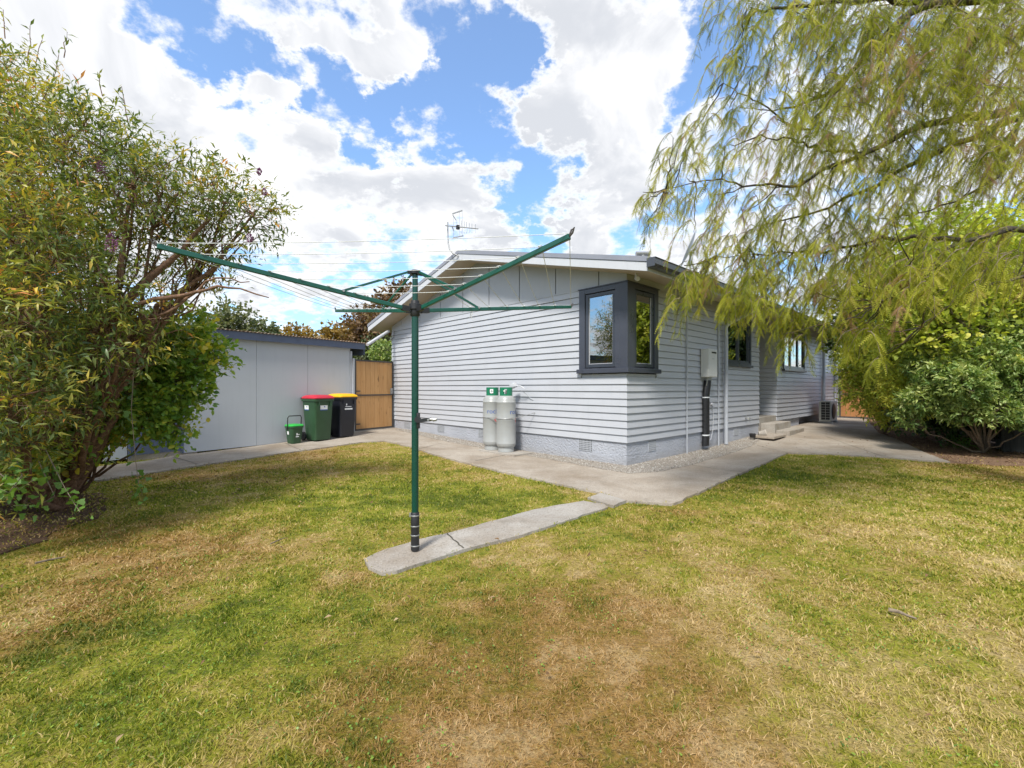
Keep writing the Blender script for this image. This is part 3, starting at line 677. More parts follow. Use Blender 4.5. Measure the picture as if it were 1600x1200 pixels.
# overflow pipe to shed
p = MB(); a = Vector((.02, 7.66, 2.62)); p.tube([(-.06, 7.45, 2.86), (-.05, 7.5, 2.70), (-.04, 7.66, 2.63)], .02, 8); p.build('pipe_bracket', M['pipe'], house, auto=40)
e0 = Vector((*W(607, 517.5, 12.4),)); e1 = Vector((*W(574, 538.5, 11.4),))
ho = Matrix.Translation((HC[0], HC[1], 0)) @ Matrix.Rotation(HA, 4, 'Z'); inv_h = ho.inverted()
p = MB(); p.tube([inv_h @ e0, inv_h @ e1], .04, 12); p.build('overflow_pipe', M['white'], house, auto=40)

# concrete steps
st = empty('steps', (*HL(6.6, 0), .0), HA, 'pale concrete back steps rising to the recessed doorway', 'steps')
def loc(x, y): return (x-6.6, y)
q = MB(); q.box(5.93-6.6, 7.24-6.6, .0, 1.17, .05, .53, .01); q.build('landing', M['concrete2'], st)
q = MB(); q.box(6.05-6.6, 7.34-6.6, -.32, -.002, .05, .385, .012); q.build('step', M['concrete2'], st)
q = MB(); q.box(6.13-6.6, 7.36-6.6, -.62, -.322, .05, .225, .012); q.build('step', M['concrete2'], st)
pv = MB(); pv.box(-.55, .30, -.22, .22, 0, .06, .012); o = pv.build('paving_slab', M['concrete'], None); o.location = (*HL(5.5, -.42), .115); o.rotation_euler = (0, 0, HA)
tag(o, 'weathered concrete paver lying left of the back steps', 'paver')
# upturned pot by the foundation
po = MB(); po.lathe([(.05, 0), (.055, .01), (.075, .12), (.085, .13), (.085, .155), (.07, .155), (.05, .02)], 18); o = po.build('flower_pot', M['concrete2'], None, auto=40)
o.location = (*HL(5.05, -.28), .21); o.rotation_euler = (PI/2-.1, 0, HA+.5); tag(o, 'small stone pot lying on its side by the foundation', 'pot')
po = MB(); po.lathe([(.05, 0), (.06, .01), (.07, .09), (.06, .1)], 16); o = po.build('drain_cap', M['black'], None, auto=40); o.location = (*HL(4.85, -.22), .125); tag(o, 'black drain cap beside the stone pot', 'drain cap')

# ------------------------------------------------------------------ water heater
wh = empty('water_heater', (*HL(2.79, 0), 1.48), HA, 'white box water heater mounted on the side wall', 'water heater')
q = MB(); q.box(-.20, .20, -.185, -.028, 0, .56, .012); q.build('body', M['appliance'], wh)
q = MB(); q.box(-.192, .192, -.193, -.186, .012, .548, .004); q.build('front_panel', M['appliance'], wh)
q = MB(); q.box(-.07, .14, -.198, -.1935, .475, .505, .004); q.build('exhaust_slot', M['black'], wh)
q = MB(); q.box(-.04, .05, -.196, -.1935, .36, .375); q.build('badge', M['pipe'], wh)
q = MB()
for i, xx in enumerate((-.09, -.03, .04, .1)): q.tube([(xx, -.11, 0), (xx, -.11, -.10), (xx*.5-.03, -.085, -.22)], .011, 8)
q.build('pipe', M['steel'], wh, auto=40)
q = MB(); q.loft([[(cx+rx*math.cos(a)*1.0, -.075+.06*math.sin(a), z) for a in [2*PI*k/14 for k in range(14)]] for cx, rx, z in
    ((.02, .085, -.06), (.0, .10, -.16), (-.05, .10, -.30), (-.065, .10, -.42), (-.06, .098, -.6), (-.062, .10, -.9), (-.06, .098, -1.14), (-.07, .105, -1.22), (-.075, .10, -1.36))]); q.build('lagging', M['black'], wh, auto=50)
for z in (-.40, -1.15):
    q = MB(); q.loft([[(-.063+.105*math.cos(a), -.075+.066*math.sin(a), zz) for a in [2*PI*k/14 for k in range(14)]] for zz in (z-.011, z+.011)]); q.build('strap', M['label'], wh, auto=50)

# ------------------------------------------------------------------ heat pump
ac = empty('heat_pump', (*HL(11.1, -.36), .13), HA, 'beige outdoor heat pump unit against the side wall', 'heat pump')
q = MB(); q.box(-.42, .42, -.16, .16, .08, .72, .02); q.build('cabinet', M['acgrey'], ac)
q = MB(); q.box(-.425, -.4205, -.14, .10, .13, .69); q.build('coil_grille', M['black'], ac)
q = MB()
for i in range(8): q.box(-.431, -.4255, -.14, .10, .13+i*.08-.004, .13+i*.08+.004)
for y in (-.14, -.02, .10): q.box(-.4335, -.4312, y-.004, y+.004, .126, .694)
q.build('guard', M['acgrey'], ac)
q = MB(); q.lathe([(.24, 0), (.25, .01), (.24, .015)], 28); o = q.build('fan_grille', M['black'], ac, auto=40); o.rotation_euler = (PI/2, 0, 0); o.location = (-.1, -.161, .4)
for x in (-.3, .3): q = MB(); q.box(x-.03, x+.03, -.19, .19, .02, .079, .004); q.build('foot', M['white'], ac)
q = MB(); q.box(-.5, .5, -.26, .26, -.08, .0195, .01); o = q.build('concrete_pad', M['concrete2'], None); o.location = (*HL(11.1, -.36), .13); o.rotation_euler = (0, 0, HA); tag(o, 'concrete pad under the heat pump', 'pad')

# ------------------------------------------------------------------ gas bottles
padm = MB(); padm.box(-.42, .62, -.24, .24, 0, .05, .008); pad = padm.build('bottle_pad', M['concrete2'], None)
pad.rotation_euler = (0, 0, HA+PI/2); pad.location = (*HL(-.40, 2.35), .005); tag(pad, 'pale concrete slab under the gas bottles', 'pad')
def make_bottle():
    o = empty('gas_bottle', (0, 0, 0))
    q = MB(); q.lathe([(.02, .07), (.14, .075), (.172, .10), (.186, .135), (.186, .15), (.1885, .155), (.1885, .165), (.186, .17), (.186, .60), (.1875, .603), (.1875, .615), (.186, .618), (.186, .93), (.1885, .935), (.1885, .945), (.184, .95), (.178, .99), (.15, 1.045), (.10, 1.08), (.03, 1.09)], 36); q.build('cylinder', M['greybottle'], o, auto=35)
    q = MB(); q.lathe([(.150, 0), (.155, .005), (.150, .085), (.143, .085), (.145, .01)], 30); q.build('foot_ring', M['greybottle'], o, auto=35)
    q = MB(); N = 40
    for k in range(N):
        a0, a1 = 2*PI*k/N, 2*PI*(k+1)/N
        if 17 <= k <= 20: continue
        z0, z1 = 1.055, 1.225
        if k in (8, 9, 10, 11, 27, 28, 29, 30): rng = ((z0, z0+.04), (z1-.035, z1))
        else: rng = ((z0, z1),)
        for (u, v) in rng:
            ro, ri = .122, .112
            c = [(rr*math.cos(a), rr*math.sin(a), z) for z in (u, v) for rr, a in ((ri, a0), (ro, a0), (ro, a1), (ri, a1))]
            q.add(c, [(0, 3, 2, 1), (4, 5, 6, 7), (0, 1, 5, 4), (1, 2, 6, 5), (2, 3, 7, 6), (3, 0, 4, 7)])
    q.build('collar', M['bottlegreen'], o)
    q = MB(); q.tube([(0, 0, 1.08), (0, 0, 1.17)], .022, 10); q.tube([(-.05, 0, 1.15), (.06, 0, 1.15)], .014, 8); q.build('valve', M['steel'], o, auto=40)
    return o
def on_cyl(r, a0, z0): return lambda u, v: (r*math.cos(a0+u/r), r*math.sin(a0+u/r), z0+v)
def decorate(o, ang, flame, tagplate=True):
    q = MB(); text_mb(q, 'rockgas', .125, on_cyl(.1875, ang, .72)); t_ = q.build('brand_text', M['logoblue'], o)
    q = MB(); f = on_cyl(.1878, ang, .60); s_ = .055; q.add([f(0, -s_), f(s_, 0), f(0, s_), f(-s_, 0)], [(0, 1, 2, 3)]); q.build('hazard_label', M['logored'], o)
    q = MB(); f = on_cyl(.1884, ang, .60); q.add([f(-.012, -.02), f(.012, -.02), f(.014, 0), f(0, .022), f(-.014, 0)], [(0, 1, 2, 3, 4)]); q.build('hazard_symbol', M['label'], o)
    if not tagplate: return
    q = MB(); f = on_cyl(.1235, flame, 1.08); q.add([f(-.032, .03), f(0, .03), f(.032, .03), f(.032, .11), f(0, .11), f(-.032, .11)], [(0, 1, 4, 5), (1, 2, 3, 4)]); q.build('collar_label', M['label'], o)
    q = MB(); f = on_cyl(.1245, flame, 1.15); 
    for a in range(4):
        ca_, sa_ = math.cos(a*PI/2), math.sin(a*PI/2); q.add([f(.006*ca_-.008*sa_, .006*sa_+.008*ca_), f(.026*ca_, .026*sa_), f(.006*ca_+.008*sa_, .006*sa_-.008*ca_)], [(0, 1, 2)])
    q.build('collar_symbol', M['black'], o)
ba = make_bottle(); decorate(ba, math.radians(-8), math.radians(-150), False); ba.location = (*HL(-.43, 2.38), .055)
tag(ba, 'front grey gas bottle with green collar, nearer the house corner', 'gas bottle', 'gas bottles by the wall')
bb = make_bottle(); decorate(bb, math.radians(-62), math.radians(-95)); bb.location = (*HL(-.43, 2.78), .055); 
tag(bb, 'rear grey gas bottle partly hidden behind the other, farther from the house corner', 'gas bottle', 'gas bottles by the wall')
q = MB(); q.box(-.07, .07, -.05, .05, 0, .09, .02); q.tube([(.05, 0, .03), (.16, .02, -.02), (.22, .05, -.1)], .012, 8); rg = q.build('gas_regulator', M['white'], None, auto=40); rg.location = (*HL(-.22, 2.38), 1.27); rg.rotation_euler = (0, -.35, HA-PI/2)
tag(rg, 'pale gas regulator with hood above the front gas bottle', 'regulator')
q = MB(); n = 24; pts = []
def HLz(x, y, z): a = HL(x, y); return (a[0], a[1], z)
ch = [HLz(-.01, 2.0, .80), HLz(-.2, 2.08, .745), HLz(-.40, 2.17, .70)]
for k in range(0, 9):
    a = math.radians(-70-k*14); cx, cy = HL(-.43, 2.38); ch.append((cx+.192*math.cos(a), cy+.192*math.sin(a), .69-.006*math.sin(k*.4)))
for k in range(3, 10):
    a = math.radians(-80-k*14); cx, cy = HL(-.43, 2.78); ch.append((cx+.192*math.cos(a), cy+.192*math.sin(a), .69))
ch.append(HLz(-.01, 2.98, .76)); q.tube(ch, .007, 6); tag(q.build('chain', M['steel'], None, auto=60), 'steel restraint chain looped around both gas bottles', 'chain')
q = MB(); q.tube([HLz(-.16, 2.25, 1.22), HLz(-.06, 2.18, 1.14), HLz(-.035, 2.1, 1.06), HLz(-.02, 2.04, 1.03)], .006, 6); tag(q.build('gas_pipe', M['pipe'], None, auto=60), 'thin grey gas pipe running from the regulator into the wall', 'pipe')

# ------------------------------------------------------------------ antenna, dish, cowl
ant = empty('tv_antenna', (*HL(-.52, 3.95), 4.0), HA, 'grey television antenna on a bent mast at the gable apex', 'antenna')
A0 = Vector(ant.location)
Ai = (Matrix.Translation(A0) @ Matrix.Rotation(HA, 4, 'Z')).inverted()
def AP(px, py, Y): return Ai @ Vector(W(px, py, Y))
q = MB(); q.tube([AP(716, 400, 9.6), AP(708, 396, 9.6), AP(702.5, 389, 9.62), AP(700.3, 380, 9.64), AP(699.6, 362, 9.65), AP(699.5, 347, 9.65)], .016, 8); q.build('mast', M['steel'], ant, auto=50)
q = MB(); b0, b1 = AP(696, 352.5, 9.6), AP(747, 357.5, 9.0); q.tube([b0, b1], .012, 6); q.build('boom', M['steel'], ant)
q = MB()
for k, fpos in enumerate((.50, .59, .66, .74, .82, .92)):
    c = b0.lerp(b1, fpos); L_ = .085+.01*(5-k)
    for dd in (Vector((0, 0, 1)),): q.tube([c-dd*L_, c+dd*L_], .005, 5)
    q.tube([c+Vector((.02, .02, .1)), c-Vector((.02, .02, .1))], .004, 5)
q.build('director', M['steel'], ant)
q = MB()
q.bar(AP(707, 334, 9.6), AP(722, 329, 9.25), .02, .02); q.bar(AP(708.5, 371.5, 9.6), AP(723.5, 368.5, 9.25), .02, .02)
for px_, py0, py1, Y_ in ((708, 334, 371, 9.6), (713, 343, 352, 9.5), (717.5, 331, 370, 9.35), (722, 329, 369, 9.25)): q.tube([AP(px_, py0, Y_), AP(px_+1, py1, Y_)], .004, 5)
q.tube([AP(707.5, 336, 9.5), AP(712.5, 344, 9.5)], .010, 6); q.tube([AP(706, 353, 9.5), AP(709, 361, 9.5)], .010, 6); q.build('reflector', M['steel'], ant)
q = MB(); c = b0.lerp(b1, .40); q.box(c.x-.03, c.x+.03, c.y-.03, c.y+.03, c.z-.05, c.z+.03); q.build('dipole_box', M['black'], ant)
cw = empty('roof_vent', (*HL(-.1, -.35), roof_z(-.35)), HA, 'small grey horizontal flue cowl above the gutter corner', 'roof vent')
q = MB(); q.tube([(.0, 0, -.02), (.0, 0, .10)], .03, 12); q.build('stem', M['steel'], cw, auto=40)
q = MB(); q.tube([(-.09, .06, .11), (.09, -.06, .12)], .035, 12); q.build('cowl', M['steel'], cw, auto=40)
ds = empty('satellite_dish', (*HL(2.0, -.1), roof_z(-.1)), HA, 'grey satellite dish on a bracket above the roof edge, half hidden by fronds', 'satellite dish')
q = MB(); rings = []
for i in range(7):
    rr = .33*i/6; rings.append([(rr*math.cos(a), rr*1.05*math.sin(a), .35*rr*rr*1.2) for a in [2*PI*k/28 for k in range(28)]])
q.loft([[(x*1.0, y, z) for x, y, z in r_] for r_ in rings[1:]]+[[(x*.99, y*.99, z-.008) for x, y, z in r_] for r_ in rings[::-1][:6]], cap=False); o = q.build('dish', M['pipe'], ds, auto=50); o.location = (0, 0, .62); o.rotation_euler = (math.radians(68), 0, math.radians(-150))
q = MB(); q.tube([(0, 0, -.02), (0, 0, .6)], .02, 8); q.tube([(0, 0, .45), (.35, 0, .0)], .012, 6); q.tube([(0, 0, .45), (-.35, 0, -.02)], .012, 6); q.build('bracket', M['steel'], ds)

# ------------------------------------------------------------------ shed
shed = empty('shed', (*SO, 0), SA, 'pale grey sheet clad garden shed with dark blue fascia and corrugated roof', 'shed')
SB = .05
def sheetwall(a, b_, z0=SB, z1=2.30, name='wall_panel', mat='shed'):
    q = MB(); q.box(a+.003, b_-.003, .0, .012, z0, z1); return q.build(name, M[mat], shed)
for a, b_ in ((.02, 1.34), (1.34, 2.50), (2.50, 3.64)): sheetwall(a, b_)
q = MB(); q.box(.02, 3.66, .014, .05, SB+.01, 2.29); q.box(3.62, 3.66, .05, 2.6, SB, 2.1); q.build('wall', M['shed'], shed)
for xj in (1.34, 2.50):
    for zz in (.5, .56, 1.1, 1.7): q = MB(); q.tube([(xj+.018, -.002, zz), (xj+.018, .002, zz)], .006, 6); q.build('nail_head', M['white'], shed)
q = MB(); q.box(3.642, 3.70, -.012, .045, SB, 2.2); q.build('corner_trim', M['pipe'], shed)
q = MB(); q.box(-.76, -.04, -.012, .012, .10, 2.2)
for i in range(1, 5): q.box(-.76+i*.144-.004, -.76+i*.144+.004, -.016, -.0125, .11, 2.19)
dr_ = q.build('door', M['shedblue'], shed)
q = MB(); q.tube([(-.12, -.05, 1.0), (-.12, -.05, 1.14)], .01, 8); q.box(-.135, -.105, -.052, -.012, .99, 1.01); q.box(-.135, -.105, -.052, -.012, 1.13, 1.15); q.build('handle', M['steel'], dr_)
q = MB(); q.box(-.035, .017, -.02, .03, SB, 2.25); q.box(-.80, -.765, -.02, .03, SB, 2.25); q.build('door_frame', M['shedblue'], shed)
for a, b_ in ((-2.0, -.81), (-3.2, -2.0)): sheetwall(a, b_)
q = MB(); q.box(-3.2, -.81, .014, .05, SB+.01, 2.29); q.box(-3.2, -3.16, .05, 2.6, SB, 2.1); q.box(-3.2, 3.66, 2.6, 2.65, SB, 2.0); q.build('wall', M['shed'], shed)
q = MB(); q.box(-.8, .0, .0, .1, -.1, .10); q.box(.0, .25, .01, .12, -.1, SB-.005); q.box(3.4, 3.66, .01, .12, 0, SB+.05); q.box(-3.2, 3.6, .3, .4, -.1, SB); q.build('footing', M['concrete'], shed)
q = MB(); q.box(-3.35, 4.02, -.115, -.09, 2.26, 2.415); q.box(3.995, 4.02, -.089, 2.8, 2.12, 2.30); q.build('fascia', M['shedblue'], shed)
def zshed(y): return 2.43-.09*(y+.15)
q = MB(); n = 330; vs = []
x0, x1 = -3.38, 4.06
for i in range(n+1):
    x = x0+(x1-x0)*i/n; dz = .012*math.sin(2*PI*x/.0762)
    vs += [(x, -.16, zshed(-.16)+dz), (x, 2.85, zshed(2.85)+dz), (x, -.16, zshed(-.16)+dz-.004), (x, 2.85, zshed(2.85)+dz-.004)]
q.add(vs, [(4*i, 4*i+1, 4*i+5, 4*i+4) for i in range(n)]+[(4*i+2, 4*i+3, 4*i+7, 4*i+6) for i in range(n)]+[(4*i, 4*i+2, 4*i+6, 4*i+4) for i in range(n)])
M['rustroof'] = m_ground('weathered_roof_metal', (.50, .44, .36), (.30, .16, .08), 6, (.2, .002), .55)
q.build('roof', M['rustroof'], shed)

# ------------------------------------------------------------------ timber gates
def make_gate(name, p0, p1, z0, z1, mat, nb, label, rails, brd):
    dx, dy = p1[0]-p0[0], p1[1]-p0[1]; L = math.hypot(dx, dy)
    o = empty(name, (p0[0], p0[1], 0), math.atan2(dy, dx), label, 'gate')
    for i in range(nb):
        a, b_ = .045+(L-.09)*i/nb, .045+(L-.09)*(i+1)/nb
        q = MB(); q.ct = random.random(); q.box(a+.003, b_-.003, -.01+random.uniform(-.003, .003), .012, z0+.03, z1-.03+random.uniform(-.004, .004), .003); q.build('board', M[mat], o)
    q = MB(); q.box(0, .04, -.022, .022, z0, z1); q.box(L-.04, L, -.022, .022, z0, z1); q.box(.041, L-.041, -.022, .022, z1-.04, z1); q.box(.041, L-.041, -.022, .022, z0, z0+.04)
    for r_ in rails: q.box(.041, L-.041, -.0215, -.0125, r_-.018, r_+.018)
    q.build('frame', M['metalframe'], o)
    return o, L
gt, L = make_gate('timber_gate', (-4.03, 11.52), (-3.33, 12.60), .17, 2.0, 'timber', 8, 'timber board gate in a metal frame between shed and house', (1.08,), None)
q = MB(); q.box(L-.12, L-.05, -.05, -.0225, 1.10, 1.26, .004); q.tube([(L-.085, -.06, 1.18), (L-.085, -.08, 1.18)], .018, 10); q.build('latch', M['steel'], gt, auto=40)
for zh in (1.17, .32): q = MB(); q.box(.0, .16, -.034, -.0225, zh, zh+.03); q.build('hinge', M['metalframe'], gt)
q = MB(); q.box(-.06, L+.05, -.06, .06, .05, .16); o = q.build('threshold', M['concrete2'], gt)
q = MB(); q.box(-.06, -.012, -.03, .03, .0, 2.02); q.build('hinge_post', M['pipe'], gt)
g2a = HL(14.25, -.05); g2b = HL(14.25, -2.1)
g2, L2 = make_gate('timber_gate', g2a, g2b, .17, 1.95, 'timber_orange', 13, 'orange timber gate at the far end of the side path', (1.05,), None)
q = MB(); q.box(.05, .1, -.05, -.0225, 1.0, 1.14); q.build('latch', M['steel'], g2)

# ------------------------------------------------------------------ bins
def rrect(w_, d_, r, z, n=4, ox=0, oy=0):
    pts = []
    for cx, cy, a0 in ((w_/2-r, d_/2-r, 0), (-w_/2+r, d_/2-r, 90), (-w_/2+r, -d_/2+r, 180), (w_/2-r, -d_/2+r, 270)):
        for k in range(n+1):
            a = math.radians(a0+90*k/n); pts.append((ox+cx+r*math.cos(a), oy+cy+r*math.sin(a), z))
    return pts
def wheelie(name, body_m, lid_m, label, pos, H=1.04, wd=.52, dp=.58):
    o = empty(name, pos, SA, label, 'wheelie bin', 'wheelie bins beside the shed')      # local -y is the front
    q = MB()
    q.loft([rrect(wd*.80, dp*.70, .05, .02, oy=-.02), rrect(wd*.82, dp*.74, .05, .06, oy=-.02), rrect(wd*.96, dp*.95, .045, H-.13), rrect(wd*.97, dp*.96, .045, H-.10)]); q.build('body', M[body_m], o, auto=35)
    q = MB(); q.loft([rrect(wd*1.0, dp*1.0, .05, H-.135), rrect(wd*1.04, dp*1.04, .05, H-.125), rrect(wd*1.05, dp*1.05, .05, H-.075), rrect(wd*1.0, dp*1.0, .05, H-.07)]); q.build('rim', M[body_m], o, auto=35)
    q = MB(); q.loft([rrect(wd*1.06, dp*1.06, .06, H-.069, oy=-.01), rrect(wd*1.07, dp*1.07, .06, H-.05, oy=-.01), rrect(wd*1.0, dp*1.0, .07, H-.02, oy=-.01), rrect(wd*.80, dp*.80, .09, H+.008, oy=-.01), rrect(wd*.4, dp*.4, .05, H+.016, oy=-.01)]); q.build('lid', M[lid_m], o, auto=35)
    q = MB(); q.tube([(-wd*.42, dp*.62, H-.06), (wd*.42, dp*.62, H-.06)], .015, 8)
    for x in (-.42, -.14, .14, .42): q.box(x*wd-.012, x*wd+.012, dp*.5, dp*.63, H-.08, H-.05)
    q.build('handle', M['binblack'], o, auto=40)
    for sx in (-1, 1):
        q = MB(); c = sx*wd*.46; q.tube([(c-.02, dp*.40, .10), (c+.02, dp*.40, .10)], .098, 22); q.tube([(c-.024, dp*.40, .10), (c+.024, dp*.40, .10)], .04, 14); q.build('wheel', M['black'], o, auto=40)
    q = MB(); q.tube([(-wd*.46, dp*.40, .10), (wd*.46, dp*.40, .10)], .012, 8); q.build('axle', M['steel'], o)
    for x in (-.3, .3): q = MB(); q.box(x*wd-.01, x*wd+.01, -dp*.52, -dp*.45, H-.24, H-.13); q.build('rib', M[body_m], o)
    return o
def bpos(x, y, z=.0): a = SL(x, y); return (a[0], a[1], float(hz(*a))+.022+z)
b1 = wheelie('wheelie_bin', 'bingreen', 'red', 'dark green wheelie bin with a red lid and white stickers', bpos(2.52, -.37), 1.02, .48, .54)
# stickers: wall tilt follows the body
def sticker(o, H, wd, dp, x0, x1, z0, z1, face, mat, name, off=.003):
    q = MB()
    def P(u, z):
        k = (z-.06)/(H-.19); hw = wd/2*(.82+(.96-.82)*k); hd = dp/2*(.74+(.95-.74)*k)
        return (u, -hd-.02*(1-k)-off, z) if face == 'front' else (-hw-off, u-.02*(1-k), z)
    q.quad(P(x0, z0), P(x1, z0), P(x1, z1), P(x0, z1)); return q.build(name, M[mat], o)
sticker(b1, 1.02, .48, .54, -.10, .08, .70, .80, 'front', 'label', 'sticker'); sticker(b1, 1.02, .48, .54, -.10, .08, .69, .71, 'front', 'labelblue', 'sticker_band', .004)
sticker(b1, 1.02, .48, .54, -.0, .16, .70, .80, 'side', 'label', 'sticker'); sticker(b1, 1.02, .48, .54, -.0, .16, .69, .71, 'side', 'labelblue', 'sticker_band', .004)
sticker(b1, 1.02, .48, .54, -.01, .02, .755, .78, 'front', 'labelblue', 'sticker_mark', .004); sticker(b1, 1.02, .48, .54, .05, .08, .755, .78, 'side', 'labelblue', 'sticker_mark', .004)
b2 = wheelie('wheelie_bin', 'binblack', 'yellow', 'black wheelie bin with a yellow lid beside the timber gate', bpos(3.16, -.36), 1.02, .48, .54)
for (x0, x1, z0, z1) in ((-.10, .11, .655, .69), (-.09, .08, .72, .735), (-.07, -.04, .755, .80)): sticker(b2, 1.02, .48, .54, x0, x1, z0, z1, 'front', 'label', 'printed_mark')
cd = empty('food_waste_caddy', bpos(1.98, -.33), SA, 'small dark green food waste caddy with bright green lid and raised handle', 'caddy')
q = MB(); q.loft([rrect(.20, .22, .04, .0), rrect(.21, .23, .04, .03), rrect(.27, .30, .05, .34), rrect(.29, .32, .05, .345), rrect(.29, .32, .05, .375)]); q.build('body', M['bingreen'], cd, auto=35)
q = MB(); q.loft([rrect(.295, .325, .05, .376), rrect(.30, .33, .05, .39), rrect(.26, .29, .06, .415), rrect(.12, .14, .05, .425)]); q.build('lid', M['limegreen'], cd, auto=35)
q = MB(); q.tube([(-.155, 0, .30), (-.155, -.02, .56), (-.13, -.025, .60), (.13, -.025, .60), (.155, -.02, .56), (.155, 0, .30)], .011, 8); q.build('handle', M['black'], cd, auto=50)
q = MB()
for (x0, x1, z0, z1) in ((-.04, .03, .14, .165), (-.03, .0, .18, .23), (.0, .05, .19, .205)): q.quad((x0, -.119-.1*z0, z0), (x1, -.119-.1*z0, z0), (x1, -.119-.1*z1, z1), (x0, -.119-.1*z1, z1))
q.quad((-.131, -.03, .20), (-.131, .04, .20), (-.139, .04, .27), (-.139, -.03, .27)); q.build('printed_mark', M['label'], cd)

# ------------------------------------------------------------------ rotary clothesline
PX, PY = -.742, 3.45
cln = empty('rotary_clothesline', (PX, PY, .03), 0, 'green four armed rotary clothesline standing on the concrete strip', 'clothesline')
O = Vector((PX, PY, .03))
TIPS = [(-1.965, 2.494), (.299, 2.337), (.572, 4.375), (-1.794, 4.592)]     # in order round the pole
def rel(x, y, z): return Vector((x, y, z))-O
HUBZ = 1.895
q = MB(); q.tube([(0, 0, .0), (0, 0, HUBZ-.06)], .0265, 20); q.build('pole', M['green_pole'], cln, auto=40)
q = MB(); q.tube([(0, 0, HUBZ-.0), (0, 0, 2.13)], .0215, 18); q.build('inner_pole', M['green_pole'], cln, auto=40)
q = MB(); q.lathe([(.030, HUBZ-.11), (.036, HUBZ-.10), (.036, HUBZ-.06), (.046, HUBZ-.055), (.046, HUBZ-.015), (.034, HUBZ-.01), (.030, HUBZ+.012)], 18)
hubs = q.build('hub', M['black'], cln, auto=40)
q = MB(); q.lathe([(.024, 2.105), (.04, 2.11), (.042, 2.13), (.03, 2.14), (.012, 2.145)], 16)
for (tx, ty) in TIPS:
    dv = Vector((tx-PX, ty-PY, 0)).normalized(); q.bar(dv*.02+Vector((0, 0, 2.118)), dv*.062+Vector((0, 0, 2.118)), .018, .026)
q.build('cap', M['black'], cln, auto=40)
q = MB(); q.lathe([(.031, .0), (.0325, .01), (.0315, .12), (.033, .2), (.0315, .285), (.028, .29)], 18); slv = q.build('sleeve', M['black'], cln, auto=40)
for z in (.035, .115, .185, .265):
    q = MB(); q.lathe([(.0338, z-.0045), (.0345, z-.0035), (.0345, z+.0035), (.0338, z+.0045)], 18); q.build('strap', M['steel'], slv, auto=40)
q = MB(); q.bar((-.036, -.01, .255), (-.036, -.01, .285), .012, .012); q.build('clamp_screw', M['steel'], slv)
wd_ = MB(); wd_.box(.018, .040, -.04, .0, .93, 1.05, .006); wd_.tube([(.03, -.055, 1.0), (.03, -.03, 1.0)], .024, 12); wr_ = wd_.build('winder_housing', M['black'], cln, auto=40)
q = MB(); q.bar((.03, -.055, .99), (.135, -.058, 1.003), .018, .026); q.build('winder_arm', M['black'], wr_)
q = MB(); q.tube([(.12, -.05, 1.003), (.122, -.125, 1.003)], .008, 8); q.tube([(.145, -.058, .997), (.175, -.058, 1.003)], .0125, 10); q.tube([(.122, -.06, 1.003), (.150, -.059, 1.003)], .011, 10); q.build('winder_knob', M['steel'], wr_, auto=40)
FR = [1.0, .87, .755, .645, .53, .415, .30]
TZ = 2.055
def armpt(i, f, dz=0):
    x, y = TIPS[i]; return rel(PX+(x-PX)*f, PY+(y-PY)*f, HUBZ-.035+(TZ-HUBZ+.035)*f+dz)
for i in range(4):
    a0, a1 = armpt(i, .035), armpt(i, 1)
    q = MB(); q.bar(a0, a1, .022, .030); arm = q.build('arm', M['green_arm'], cln)
    mod = arm.modifiers.new('bevel', 'BEVEL'); mod.width = .004; mod.segments = 2
    q = MB(); tp = armpt(i, 1.0); t2 = armpt(i, 1.02, .03); sd = (a1-a0).normalized()
    q.tube([tp, tp+sd*.02+Vector((0, 0, .012)), tp+sd*.03+Vector((0, 0, .035)), tp+sd*.012+Vector((0, 0, .03)), tp+Vector((0, 0, .008))], .005, 6); q.build('arm_tip', M['metalframe'], arm, auto=50)
    q = MB()
    for f in FR[1:]:
        p = armpt(i, f, .018); sdx = Vector((-sd.y, sd.x, 0)); q.tube([p-sdx*.018-sd*.012, p-sdx*.018, p-sdx*.006+Vector((0, 0, .004)), p+sdx*.006+Vector((0, 0, .004)), p+sdx*.018, p+sdx*.018-sd*.012], .0035, 5)
    q.build('line_hook', M['line'], arm)
    q = MB(); ang = Vector((TIPS[i][0]-PX, TIPS[i][1]-PY, 0)).normalized(); q.bar(ang*.062+Vector((0, 0, 2.115)), armpt(i, .35, .012), .010, .016); q.build('brace', M['green_arm'], cln)
    q = MB(); p = armpt(i, .35); nn_ = Vector((-ang.y, ang.x, 0)); q.tube([p-nn_*.018+Vector((0, 0, .012)), p+nn_*.018+Vector((0, 0, .012))], .009, 8); q.build('brace_pin', M['steel'], cln); q = MB(); q.bar(armpt(i, .03), armpt(i, .07), .032, .04); q.build('arm_bracket', M['black'], cln)
for f in FR:
    q = MB()
    for i in range(4):
        p0, p1 = armpt(i, f, .016), armpt((i+1) % 4, f, .016); L_ = (p1-p0).length
        pts = [p0.lerp(p1, k/8)+Vector((0, 0, -.012*L_*4*(k/8)*(1-k/8)*.6)) for k in range(9)]; q.tube(pts, .0021, 5, cap=False)
    q.build('line', M['line'], cln)
q = MB(); p = armpt(2, .31); q.tube([p, p+Vector((.01, 0, -.03)), p+Vector((-.005, 0, -.06)), p+Vector((.012, 0, -.09))], .0025, 5); q.tube([p, p+Vector((-.01, .005, -.045)), p+Vector((-.016, .005, -.07))], .0025, 5); q.build('line_tail', M['line'], cln)

